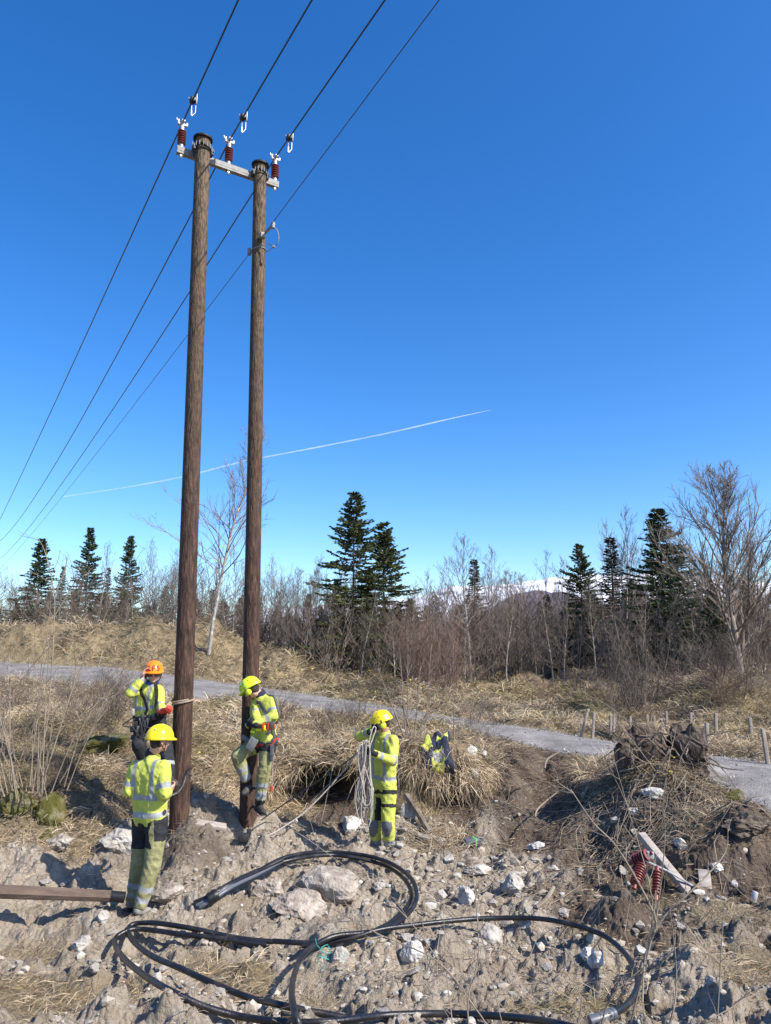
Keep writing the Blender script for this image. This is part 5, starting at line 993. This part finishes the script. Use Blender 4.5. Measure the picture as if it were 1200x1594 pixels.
def helmet(root, c, f, up, matl, kind=0, letters=False):
    r_ = f.cross(up).normalized(); mb = MB(); na, ne = 32, 12; V = []; Fc = []
    def pt(a, e, off=0):
        x = math.sin(a)*math.cos(e)*(.112+off); y = math.cos(a)*math.cos(e)*(.139+off); z = math.sin(e)*(.125+off)
        return c+r_*x+f*y+up*z
    rows = []
    rows.append([pt(a, 0, -.006)-up*.012 for a in [2*math.pi*i/na for i in range(na)]])
    rows.append([pt(a, 0, .006+.034*max(0, math.cos(a))**3)-up*(.018+.014*max(0, -math.cos(a))) for a in [2*math.pi*i/na for i in range(na)]])
    rows.append([pt(a, 0, .010+.036*max(0, math.cos(a))**3)-up*(.008+.014*max(0, -math.cos(a))) for a in [2*math.pi*i/na for i in range(na)]])
    for j in range(ne):
        e = math.radians(4+84*j/(ne-1)); rows.append([pt(a, e, .004*(abs(math.sin(a*3)) > .8 and j < 9)+.005*(abs(math.sin(a)) < .2)) for a in [2*math.pi*i/na for i in range(na)]])
    for rw in rows: V += rw
    for i in range(len(rows)-1):
        for j in range(na): Fc.append((i*na+j, i*na+(j+1) % na, (i+1)*na+(j+1) % na, (i+1)*na+j))
    Fc.append(tuple((len(rows)-1)*na+j for j in range(na))); Fc.append(tuple(range(na))[::-1]); mb.add(V, Fc); h = mb.build('helmet', matl, root)
    for s_ in (-1, 1):
        for a, e in ((1.0, .55), (1.45, .5), (2.1, .55)):
            o = MB(); p = pt(a*s_, e, .002); n = (p-c).normalized(); o.ball(p, (.013, .005, .006), (f, n, n.cross(f).normalized()), 8)
            if kind: o.build('vent', M['black'], h)
    if kind == 0: p = pt(math.pi*.78, .62, .004); n = (p-c).normalized(); o = MB(); t = n.cross(up).normalized(); o.ball(p, (.014, .003, .012), (t, n, t.cross(n)), 10); o.build('badge', M['refl'], h)
    if letters:
        St = {'L': [[(0, 1), (0, 0), (.55, 0)]], 'F': [[(0, 0), (0, 1), (.6, 1)], [(0, .52), (.5, .52)]], 'S': [[(.6, .88), (.3, 1), (.03, .8), (.15, .56), (.5, .44), (.6, .2), (.3, 0), (0, .1)]]}
        for L_, a0_ in (('L', -.55), ('F', -.12), ('S', .34)):
            o = MB()
            for s_ in St[L_]:
                dense = []
                for i in range(len(s_)-1):
                    for t in range(5): dense.append((s_[i][0]+(s_[i+1][0]-s_[i][0])*t/5, s_[i][1]+(s_[i+1][1]-s_[i][1])*t/5))
                dense.append(s_[-1]); o.tube([pt(-(a0_+x*.42), .16+y*.42, .005) for x, y in dense], .0075, 6)
            M.setdefault('letter', mat('dark_red_letter', (.25, .01, .03), rough=.5)); o.build('letter', M['letter'], h)
    return h
def ribbon(root, name, pts, wd, matl, target, off=.006, th=.004, n=6):
    """strap lying on a clothing mesh"""
    bm = bmesh.new(); bm.from_mesh(target.data); tr_ = BVHTree.FromBMesh(bm); bm.free(); o_ = wloc(target); pp = smoothpath(pts, n); V = []; Fc = []; q = []
    for p in pp:
        loc, nor, _, _ = tr_.find_nearest(p-o_); q.append((loc+o_+nor*off, nor))
    k = len(q)
    for i in range(k):
        t = (q[min(i+1, k-1)][0]-q[max(i-1, 0)][0]).normalized(); n_ = q[i][1]; s_ = t.cross(n_).normalized()
        for (a, b) in ((-1, 0), (1, 0), (1, 1), (-1, 1)): V.append(q[i][0]+s_*wd/2*a+n_*th*b)
    for i in range(k-1):
        for j in range(4): Fc.append((i*4+j, i*4+(j+1) % 4, i*4+4+(j+1) % 4, i*4+4+j))
    Fc.append((3, 2, 1, 0)); Fc.append(tuple((k-1)*4+j for j in range(4))); mb = MB(); mb.add(V, Fc); return mb.build(name, matl, root, smooth=False)
def person(label, J, face, hup=(0, 0, 1), front=(0, -1, 0), jfn=None, tfn=None, hands=None, gloves=None, helm='helmY', hk=0, letters=False, muffs=False, boots='boot', collar='lime', tm=None, sz=1.0, jl=1.0):
    J = {k: P(*v) for k, v in J.items()}; root = empty('person', (J['anL']+J['anR'])/2-Vector((0, 0, .08)), label, 'person', 'linemen at work')
    f = Vector(face).normalized(); up = Vector(hup); up = (up-f*up.dot(f)).normalized(); r_ = f.cross(up); hc = J['head']; fr = Vector(front).normalized()
    shm = (J['shL']+J['shR'])/2; hm = (J['hipL']+J['hipR'])/2; la = (J['shR']-J['shL']).normalized(); sp = (shm-hm).normalized(); neck = J['neck']
    b = MB()
    b.ball(hc, (.075*sz, .094*sz, .098*sz), (r_, f, up), 18); b.ball(hc+f*.025-up*.055, (.056*sz, .062*sz, .062*sz), (r_, f, up), 16); b.ball(hc+f*.058-up*.095, (.026, .024, .022), (r_, f, up), 10)
    b.ball(hc+f*.100-up*.035, (.013, .018, .022), (r_, f, up), 10); b.ball(hc+f*.092-up*.0, (.045, .012, .010), (r_, f, up), 10); b.ball(hc+f*.083-up*.068, (.024, .012, .008), (r_, f, up), 10)
    for s_ in (-1, 1): b.ball(hc+r_*s_*.077-up*.025-f*.008, (.010, .020, .032), (r_, f, up), 10); b.ball(hc+r_*s_*.04+f*.07-up*.04, (.02, .018, .02), (r_, f, up), 8)
    b.cone(hc-up*.07-f*.015, .052, neck, .058); b.cone(neck, .06, shm-sp*.05, .09)
    for s_ in 'LR':
        b.cone(J['sh'+s_]-sp*.015, .044, J['el'+s_], .040); b.cone(J['el'+s_], .041, J['ha'+s_], .027); b.cone(J['sh'+s_]-sp*.02, .048, shm-sp*.08, .075)
        b.cone(J['hip'+s_], .085, J['kn'+s_], .058); b.cone(J['kn'+s_], .058, J['an'+s_], .038); b.cone(J['an'+s_], .034, J['an'+s_].lerp(J['to'+s_], .5)-(J['kn'+s_]-J['an'+s_]).normalized()*.03, .02)
        b.cone(J['sh'+s_].lerp(shm, .5)-sp*.08, .085, J['hip'+s_].lerp(hm, .4), .085)
    H = hands or {}
    for s_ in 'LR':
        d, pn, cu, sd_ = H.get(s_, ((J['ha'+s_]-J['el'+s_]), Vector((0, -1, 0)), .7, 1)); handmesh(b, J['ha'+s_], Vector(d), Vector(pn), cu, 1, sd_)
    part(remesh(b, .0075, 2), 'body', M['skin'], root)
    # hair cap
    h = MB(); h.ball(hc-f*.012+up*.004, (.081, .094, .10), (r_, f, up), 16); h.ball(hc-f*.05-up*.05, (.062, .04, .045), (r_, f, up), 12)
    hb = remesh(h, .01, 2); 
    bm = bmesh.new(); bm.from_mesh(hb); bmesh.ops.delete(bm, geom=[v for v in bm.verts if (v.co-hc).dot(f) > .045 and (v.co-hc).dot(up) < .05 or ((v.co-hc).dot(f) > .0 and (v.co-hc).dot(up) < -.0)], context='VERTS'); bm.to_mesh(hb); bm.free(); part(hb, 'hair', M['hair'], root)
    # jacket
    j = MB(); wl = hm+sp*.02
    for s_, sg in (('L', -1), ('R', 1)):
        S = J['sh'+s_]; Ssoft = S.lerp(shm, .12)
        j.cone(S-sp*.005, .068, J['el'+s_], .060); j.cone(J['el'+s_], .060, J['ha'+s_]-(J['ha'+s_]-J['el'+s_]).normalized()*.015, .044); j.cone(Ssoft-sp*.03, .085, shm+sp*.01, .075)
        wq = J['hip'+s_].lerp(hm, .18)
        for k_ in (.25, .62): j.cone(S.lerp(shm, k_)-sp*.07, .105, wq.lerp(hm, k_)+sp*.05, .108, flat=(fr, 1.02))
        j.cone(J['hip'+s_].lerp(hm, .3)+sp*.08, .118, J['hip'+s_].lerp(hm, .35)+sp*.04, .122)
    j.cone(J['hipL'].lerp(hm, .25)+sp*.06, .122, J['hipR'].lerp(hm, .25)+sp*.06, .122)
    j.cone(neck-sp*.03, .072, shm-sp*.04, .10)
    jm = part(remesh(j, .0095, 4, .009, 1), 'jacket', [M['lime'], M['refl'], M['navy'], M['blk']], root, (lambda c: jfn(c, J, shm, hm, la, sp)) if jfn else None)
    cb = MB(); d_ = (hc-neck).normalized(); cb.lathe(neck-d_*.01, [(.078, -.03), (.080, 0), (.070, .035), (.062, .036), (.066, -.02)], d_*.6+sp*.4, 20); cb.build('collar', M[collar], root)
    t = MB()
    for s_ in 'LR':
        t.cone(J['hip'+s_], .106, J['kn'+s_], .080); t.cone(J['kn'+s_], .083, J['an'+s_]+(J['kn'+s_]-J['an'+s_]).normalized()*.03, .066); t.cone(J['hip'+s_]+sp*.06, .094, J['hip'+s_].lerp(J['kn'+s_], .25), .105)
    t.cone(J['hipL'], .108, J['hipR'], .108); t.cone(J['hipL']+sp*.07, .092, J['hipR']+sp*.07, .092)
    part(remesh(t, .0095, 4, .009, 4), 'trousers', [M[tm or 'olive'], M['refl'], M['blk'], M['greypanel'], M['lime']], root, (lambda c: tfn(c, J, shm, hm, la, sp)) if tfn else None)
    for s_ in 'LR':
        o = MB(); A = J['an'+s_]; T = J['to'+s_]; d = (T-A); dh = Vector((d.x, d.y, d.z*.4)).normalized(); sh = (J['kn'+s_]-A).normalized()
        o.cone(A+sh*.07, .054, A, .050); o.cone(A-sh*.03-dh*.02, .045, A-sh*.045+dh*.10, .042); o.cone(A-sh*.045+dh*.08, .043, T, .040, flat=(sh, .85)); bo = part(remesh(o, .009, 3), 'boot', M[boots], root)
        o = MB(); n_ = sh.copy(); q0 = A-sh*.085-dh*.045; o.box((q0+T-sh*.035)/2, ((T-q0).length+.05, .085, .022), ((T-sh*.035-q0).normalized(), (T-q0).cross(n_).normalized(), ((T-sh*.035-q0).normalized()).cross((T-q0).cross(n_).normalized())*-1), bev=.008); o.build('sole', M['black'], bo)
    for s_, g in (gloves or {}).items():
        o = MB(); d, pn, cu, sd_ = H.get(s_, ((J['ha'+s_]-J['el'+s_]), Vector((0, -1, 0)), .7, 1)); d = Vector(d).normalized(); handmesh(o, J['ha'+s_], d, Vector(pn), cu, 1.28, sd_); o.cone(J['ha'+s_]-d*.04, .040, J['ha'+s_]+d*.01, .036); part(remesh(o, .006, 2), 'glove', M[g], root)
    hl = helmet(root, hc+up*.022-f*.006, f, up, M[helm], hk, letters)
    st_ = MB()
    for s_ in (-1, 1): st_.tube(smoothpath([hc+r_*s_*.098+up*.01+f*.03, hc+r_*s_*.084-up*.05+f*.03, hc+r_*s_*.045-up*.11+f*.045, hc-up*.125+f*.05], 4), .005, 6); st_.tube([hc+r_*s_*.098+up*.005-f*.06, hc+r_*s_*.085-up*.06-f*.0, hc+r_*s_*.07-up*.09+f*.03], .005, 6)
    st_.build('chin_strap', M['black'], root)
    if muffs:
        for s_ in (-1, 1):
            o = MB(); q = hc+r_*s_*.105-up*.035; o.lathe(q, [(.036, -.018*s_), (.040, -.005*s_), (.038, .014*s_), (.024, .024*s_)], r_, 16); m_ = o.build('ear_muff', M['helmL'], root); o = MB(); o.tube([q+r_*s_*.012, q+r_*s_*.018+up*.05, hc+r_*s_*.118+up*.04], .007, 6); o.build('muff_arm', M['black'], m_)
    eye = MB()
    for s_ in (-1, 1): 
        e = MB(); e.ball(hc+r_*s_*.031+f*.082-up*.018, .011, n=10); e.build('eye', M['black'], root)
    return root, J, jm, dict(f=f, up=up, r=r_, hc=hc, shm=shm, hm=hm, la=la, sp=sp, fr=fr)
def jacket_hv(c, J, shm, hm, la, sp, tors=(.42, .72), arm=.55, braces=True, navy=None):
    h = (shm-c) if False else None
    L = (shm-hm).length; t = ((np.array(shm)-c)@np.array(sp))/L; lat = np.abs((c-np.array(shm))@np.array(la)); mi = np.zeros(len(c), int)
    dA = np.full(len(c), 9.); tA = np.zeros(len(c))
    for s_ in 'LR':
        for (a, b, o) in (('sh', 'el', 0), ('el', 'ha', 1)):
            tt, d = segt(c, J[a+s_], J[b+s_]); k = d < dA; dA = np.where(k, d, dA); tA = np.where(k, np.clip(tt, 0, 1)+o, tA)
    _, dT = segt(c, shm-sp*.05, hm); hs = (J['shR']-J['shL']).length/2; isarm = (dA < .085) & ((lat > hs*.80) | (tA > .62)) & (dA < dT)
    w_ = .026/L*1.0
    for q in tors: mi[(~isarm) & (np.abs(t-q) < w_)] = 1
    if braces: mi[(~isarm) & (np.abs(lat-hs*.62) < .024) & (t < tors[0])] = 1
    mi[isarm & (np.abs(tA-arm) < .10)] = 1; mi[isarm & (np.abs(tA-arm-.72) < .085)] = 1
    return mi
def leg_t(c, J):
    dA = np.full(len(c), 9.); tA = np.zeros(len(c)); L = np.zeros(len(c), int)
    for i, s_ in enumerate('LR'):
        for (a, b, o) in (('hip', 'kn', 0), ('kn', 'an', 1)):
            tt, d = segt(c, J[a+s_], J[b+s_]); k = d < dA; dA = np.where(k, d, dA); tA = np.where(k, tt.clip(-.5, 1)+o, tA); L = np.where(k, i, L)
    return tA, L
# A: back view, yellow helmet, standing at the left
def tA_(c, J, shm, hm, la, sp):
    t, L = leg_t(c, J); mi = np.zeros(len(c), int); x = (c-np.array(hm))@np.array(la)
    up_ = (c-np.array(hm))@np.array(sp); mi[(t < .62) & (x < .115+.02*np.sin(up_*20))] = 2; mi[(x > .15) & (t < .45)] = 2; mi[np.abs(t-1.58) < .065] = 1; mi[np.abs(t-1.83) < .06] = 1; return mi
A = person('lineman seen from behind in yellow helmet, lime sweater and black seated trousers',
 dict(head=(249, 1151, 7.78), neck=(239, 1172, 7.82), shL=(210, 1194, 7.86), shR=(255, 1193, 7.70), elL=(201, 1232, 7.80), elR=(257, 1236, 7.62), haL=(226, 1226, 8.02), haR=(262, 1231, 7.86), hipL=(223, 1279, 7.86), hipR=(245, 1279, 7.74), knL=(217, 1342, 7.86), knR=(238, 1344, 7.70), anL=(206, 1401, 7.88), anR=(219, 1412, 7.66), toL=(222, 1402, 8.02), toR=(236, 1418, 7.74)),
 (.75, .62, -.12), front=(.5, .85, 0), jfn=lambda c, *a: jacket_hv(c, *a, tors=(.52, .83), arm=.72), tfn=tA_, helm='helmY', collar='blk', boots='bootgrey', hands={'R': ((.3, .8, .25), (-.6, .2, .3), .7, 1)})
# climbing iron in A's hand
o = MB(); o.tube(smoothpath([P(266, 1238, 7.85), P(276, 1233, 7.9), P(284, 1221, 7.95), P(288, 1208, 8.0), P(292, 1199, 8.0), P(299, 1195, 8.0)], 6), [.021]*6+[.024]*6+[.022]*6+[.018]*6+[.013]*6+[.009], 10, sq=.6); o.tube([P(290, 1202, 8.0), P(299, 1208, 8.0)], .009, 6); tag(o.build('climbing_iron', M['blacksteel'], org=P(280, 1225, 7.9)), 'curved black climbing iron held by the lineman seen from behind', 'climbing iron')
# B: orange helmet, strapped left of the left pole, phone at the ear
def tB_(c, J, shm, hm, la, sp):
    t, L = leg_t(c, J); mi = np.full(len(c), 2); mi[(t > .35) & (t < .9) & (L == 1)] = 3; mi[(np.abs(t-.15) < .12) & (L == 0)] = 0; mi[np.abs(t-1.6) < .06] = 1; return mi
_P0 = P
P = lambda x, y, d, o=.34: _P0(x, y, d-o)
B = person('lineman in orange helmet and sunglasses phoning beside the left pole',
 dict(head=(239, 1047, 9.52), neck=(237, 1062, 9.55), shL=(216, 1073, 9.62), shR=(246, 1074, 9.5), elL=(203, 1079, 9.36), elR=(249, 1096, 9.40), haL=(221, 1057, 9.38), haR=(252, 1107, 9.28), hipL=(224, 1124, 9.60), hipR=(243, 1124, 9.48), knL=(216, 1160, 9.30), knR=(258, 1162, 9.30), anL=(236, 1206, 9.45), anR=(264, 1210, 9.12), toL=(252, 1216, 9.38), toR=(270, 1217, 9.06)),
 (.30, -.95, -.10), front=(.3, -.95, 0), jfn=lambda c, *a: jacket_hv(c, *a, tors=(.55, .85), arm=1.3), tfn=tB_, helm='helmO', hk=1, letters=True, collar='blue', tm='blk', gloves={'R': 'redg'}, hands={'L': ((.25, .1, 1), (1, 0, .1), .5, 1), 'R': ((.5, -.3, .1), (-.3, .6, .3), .9, 1)})
root, J, jm, h = B
o = MB(); q = h['hc']-h['r']*.095-h['up']*.045+h['f']*.03; 
if P(221, 1050, 9.5).x < h['hc'].x and (h['hc']-h['r']*.1).x > h['hc'].x: q = h['hc']+h['r']*.095-h['up']*.045+h['f']*.03
o.box(q, (.010, .07, .145), (h['r'], h['f'], h['up']), bev=.003); tag(o.build('mobile_phone', M['black'], org=q), 'dark mobile phone held to the ear by the orange helmeted lineman', 'phone')
o = MB(); 
for s_ in (-1, 1): o.ball(h['hc']+h['r']*s_*.034+h['f']*.094-h['up']*.018, (.030, .010, .019), (h['r'], h['f'], h['up']), 12)
o.tube([h['hc']+h['r']*s_*.08+h['f']*k_-h['up']*.014 for s_, k_ in ((-1, .0), (-1, .075), (1, .075), (1, 0))], .004, 6); o.build('sunglasses', M['lens'], root)
def harness(B, front=True, m='web', red=False, chest=True):
    root, J, jm, h = B; d = h['fr']*(1 if front else -1); shm, hm, la, sp = h['shm'], h['hm'], h['la'], h['sp']; 
    for s_ in (-1, 1): ribbon(root, 'harness_strap', [shm+la*s_*.11-d*.12-sp*.02, shm+la*s_*.12+sp*.08, shm+la*s_*.11+d*.16-sp*.06, shm+la*s_*.06+d*.2-sp*.22, hm+la*s_*.10+d*.2+sp*.1], .042, M[m], jm)
    bp = [hm+sp*.03+(la*math.cos(a)*.25+h['fr']*math.sin(a)*.25) for a in [k_*math.pi/8 for k_ in range(17)]]; ribbon(root, 'belt', bp, .075, M[m], jm, .008, .012)
    ribbon(root, 'belt_trim', bp, .022, M['redg' if red else 'blk'], jm, .021, .004)
harness(B, True, 'blk')
rs = random.Random(9)
g = MB(); root, J, jm, h = B
for (px, py, dd, s_) in ((212, 1128, 9.4, .05), (207, 1135, 9.4, .045), (214, 1142, 9.4, .05), (206, 1148, 9.4, .035), (240, 1116, 9.32, .045), (232, 1118, 9.35, .05), (222, 1116, 9.38, .04), (218, 1135, 9.38, .04)): g.box(P(px, py, dd), (s_*1.3, s_, s_*1.6), (Vector((math.cos(px), math.sin(px), 0)), Vector((-math.sin(px), math.cos(px), 0)), Vector((0, 0, 1))), bev=.01)
for i in range(9): x = rs.uniform(206, 246); a = P(x, 1118, 9.3); g.tube(smoothpath([a, a+Vector((rs.gauss(0, .05), -.02, -.08)), a+Vector((rs.gauss(0, .06), -.02, -.2*rs.random()-.08))], 4), .007, 6)
g.build('tool_bag', M['blacksteel'], root)
o = MB(); o.lathe(P(212, 1160, 9.35), [(.02, -.05), (.032, -.045), (.034, -.01), (.02, 0), (.02, .04), (.03, .045), (.03, .07)], (0, 0, 1), 12); o.build('red_tool', M['redg'], root); o = MB(); o.tube([P(214, 1130, 9.36), P(213, 1157, 9.35)], .010, 8); o.box(P(207, 1108, 9.45), (.03, .03, .07), bev=.008); o.build('lanyard', M['rope'], root)
# work positioning strap round the left pole
P = _P0
pz = lambda z: along(blp, axl, z); z0 = P(285, 1093, 9.2).z; c = pz(z0); r_ = .128; pts = [P(254, 1108, 8.97)]
for k_ in range(0, 15): a = math.radians(205+k_*13.5); pts.append(c+Vector((math.cos(a)*r_, math.sin(a)*r_, -.03+.07*(k_/14))))
pts += [c+Vector((math.cos(a)*r_, math.sin(a)*r_, .03)) for a in (R(60), R(100), R(140), R(170))]+[P(252, 1106, 9.05)]
o = MB(); o.tube(smoothpath(pts, 3), .013, 8); o.tube([p+Vector((0, -.004, .022)) for p in smoothpath(pts[:10], 3)], .010, 8); M['tan'] = mat('tan_webbing', (.22, .17, .12), (.36, .29, .21), 30, .9)
tag(o.build('positioning_strap', M['tan'], org=c), 'pale work positioning rope looped round the left pole', 'rope')
# C: lime helmet with ear muffs, harness, clamped on the right pole
def tC_(c, J, shm, hm, la, sp):
    t, L = leg_t(c, J); mi = np.zeros(len(c), int); mi[t < .36] = 2; mi[np.abs(t-1.45) < .07] = 1; mi[np.abs(t-1.72) < .10] = 1; mi[t > 1.86] = 2; mi[(L == 0) & (t > .3) & (t < .42)] = 4; return mi
C = person('lineman in lime helmet with ear muffs and grey harness climbing the right pole',
 dict(head=(390, 1072, 9.52), neck=(403, 1080, 9.56), shL=(399, 1093, 9.62), shR=(424, 1091, 9.50), elL=(399, 1117, 9.45), elR=(427, 1114, 9.42), haL=(386, 1129, 9.60), haR=(395, 1128, 9.36), hipL=(402, 1156, 9.66), hipR=(418, 1156, 9.54), knL=(370, 1177, 9.55), knR=(411, 1196, 9.50), anL=(386, 1220, 9.62), anR=(404, 1251, 9.56), toL=(380, 1234, 9.50), toR=(410, 1263, 9.42)),
 (-.82, .28, -.62), hup=(-.3, 0, 1), front=(-.75, .66, 0), jfn=lambda c, *a: jacket_hv(c, *a, tors=(.56, 2), arm=.62, braces=False), tfn=tC_, helm='helmL', hk=1, muffs=True, collar='navy', boots='boot', gloves={'L': 'blk', 'R': 'blk'}, hands={'L': ((-.8, .5, 0), (.3, .8, 0), .8, 1), 'R': ((-.8, .4, .1), (0, .8, .1), .8, 1)})
harness(C, False, 'web', True); root, J, jm, h = C
d = -h['fr']; shm = h['shm']; o = MB(); q = shm-h['sp']*.12+d*.14; o.box(q, (.12, .02, .17), (h['la'], d, h['sp']), bev=.008); o.box(q-h['sp']*.14, (.05, .018, .2), (h['la'], d, h['sp']), bev=.006); o.build('back_pad', M['web'], root)
o = MB(); o.tube([q+d*.014+h['la']*math.cos(a)*.02+h['sp']*math.sin(a)*.02 for a in [i*.52 for i in range(12)]], .005, 6, closed=True); o.build('d_ring', M['alu'], root)
for (px, py, m_, s_) in ((410, 1131, 'redg', (.04, .03, .09)), (412, 1133, 'helmY', (.025, .04, .06)), (420, 1131, 'redg', (.06, .03, .09)), (424, 1129, 'web', (.05, .05, .08)), (428, 1131, 'orangep', (.02, .03, .06)), (403, 1136, 'helmL', (.07, .03, .03)), (393, 1139, 'helmL', (.05, .03, .03))):
    o = MB(); o.box(P(px, py, 9.36 if px > 405 else 9.42), s_, bev=.006); o.build('belt_buckle', M[m_], root)
for (px, py, dd, s_) in ((392, 1158, 9.42, (.11, .06, .16)), (382, 1150, 9.5, (.12, .04, .06)), (423, 1172, 9.42, (.05, .04, .2))): o = MB(); o.box(P(px, py, dd), s_, (Vector((.85, 0, -.5)), Vector((0, 1, 0)), Vector((.5, 0, .85))) if px < 400 else None, bev=.015); o.build('pouch', M['greypanel'] if px < 400 else M['web'], root)
o = MB(); o.box(h['hc']+h['up']*.155-h['f']*.03, (.05, .035, .03), (h['r'], h['f'], h['up']), bev=.008); o.build('headlamp', M['blk'], root)
o = MB(); o.tube(smoothpath([P(425, 1178, 9.4), P(424, 1205, 9.4), P(423, 1226, 9.4)], 3), .004, 6); o.build('cord', M['rope'], root); o = MB(); o.tube([P(423, 1224, 9.4), P(422, 1232, 9.4)], .016, 8); o.build('red_tag', M['redg'], root)
# climbing irons gripping the pole
for (a_, zz, nm) in ((J['anL'], J['anL'].z-.06, 'upper'), (J['anR'], J['anR'].z-.06, 'lower')):
    c = along(brp, axr, zz); o = MB(); v = Vector((a_.x, a_.y, zz)); st_ = math.atan2(v.y-c.y, v.x-c.x); o.tube([v]+[c+Vector((math.cos(st_+k_), math.sin(st_+k_), 0))*.135 for k_ in [i*.35 for i in range(0, 11)]], .012, 8); o.tube([v, v+Vector((0, 0, .28))], .011, 8); o.build('climbing_iron', M['blacksteel'], root)
# D: yellow helmet, carrying the coil of rope
def tD_(c, J, shm, hm, la, sp):
    t, L = leg_t(c, J); mi = np.zeros(len(c), int); f_ = np.array(Vector((-.45, -.9, 0)).normalized()); n = np.zeros(len(c))
    for i, s_ in enumerate('LR'):
        k = np.array(J['kn'+s_]); n = np.where(L == i, (c-k)@f_, n)
    mi[(t > .9) & (t < 1.42) & (n > .035)] = 3; mi[(np.abs(t-.10) < .06)] = 2; mi[(np.abs(t-.47) < .05) & (L == 1)] = 2; mi[(t > 1.52) & (t < 1.92)] = 1; x = (c-np.array(hm))@np.array(la); mi[(np.abs(x) < .035) & (t > .25) & (t < .9)] = 2; return mi
Dp = person('lineman in yellow helmet and full lime workwear carrying a coil of rope',
 dict(head=(594, 1124, 9.80), neck=(598, 1141, 9.84), shL=(584, 1149, 9.95), shR=(612, 1152, 9.72), elL=(559, 1147, 9.85), elR=(611, 1185, 9.58), haL=(579, 1137, 9.66), haR=(580, 1172, 9.45), hipL=(588, 1227, 9.93), hipR=(605, 1227, 9.78), knL=(583, 1282, 9.86), knR=(604, 1284, 9.72), anL=(586, 1326, 9.95), anR=(607, 1324, 9.82), toL=(578, 1342, 9.74), toR=(607, 1337, 9.62)),
 (-.88, -.05, -.40), front=(-.45, -.9, 0), jfn=lambda c, *a: jacket_hv(c, *a, tors=(.76, 2), arm=.9), tfn=tD_, helm='helmY', hk=1, muffs=True, collar='lime', tm='lime', boots='bootgrey', gloves={'L': 'blk', 'R': 'blk'}, hands={'L': ((.7, -.2, .5), (0, -.8, -.2), .9, 1), 'R': ((-.9, -.1, .3), (0, .8, .1), 1.0, 1)})
o = MB(); rs = random.Random(6)
for k_ in range(13):
    tx = 566+rs.uniform(-6, 9); ty = 1159+rs.uniform(-5, 4); bx = 567+rs.uniform(-6, 6); wpx = rs.uniform(5, 13); bot = rs.uniform(1250, 1290); dd = 9.42+rs.uniform(-.05, .05); o.tube(smoothpath([P(tx-2, ty+2, dd), P(tx-2-wpx*.25, 1185, dd-.01), P(bx-wpx*.7, 1225, dd-.02), P(bx-wpx, bot-25, dd), P(bx-wpx*.5, bot-4, dd), P(bx, bot, dd), P(bx+wpx*.6, bot-5, dd), P(bx+wpx*.9, bot-28, dd), P(bx+wpx*.7, 1222, dd+.02), P(tx+4, 1185, dd+.02), P(tx+3, ty+2, dd+.01), P(tx+1, ty-2, dd)], 5, True), .0068, 6, closed=True)
o.tube(smoothpath([P(573, 1164, 9.42), P(576, 1148, 9.46), P(580, 1134, 9.5), P(583, 1131, 9.52), P(585, 1135, 9.52), P(580, 1150, 9.46), P(575, 1170, 9.42), P(577, 1220, 9.42), P(578, 1250, 9.42)], 5), .0068, 6)
tag(o.build('rope_coil', M['rope'], org=P(567, 1200, 9.42)), 'long coil of pale rope hanging from the hand of the yellow helmeted carrier', 'rope')
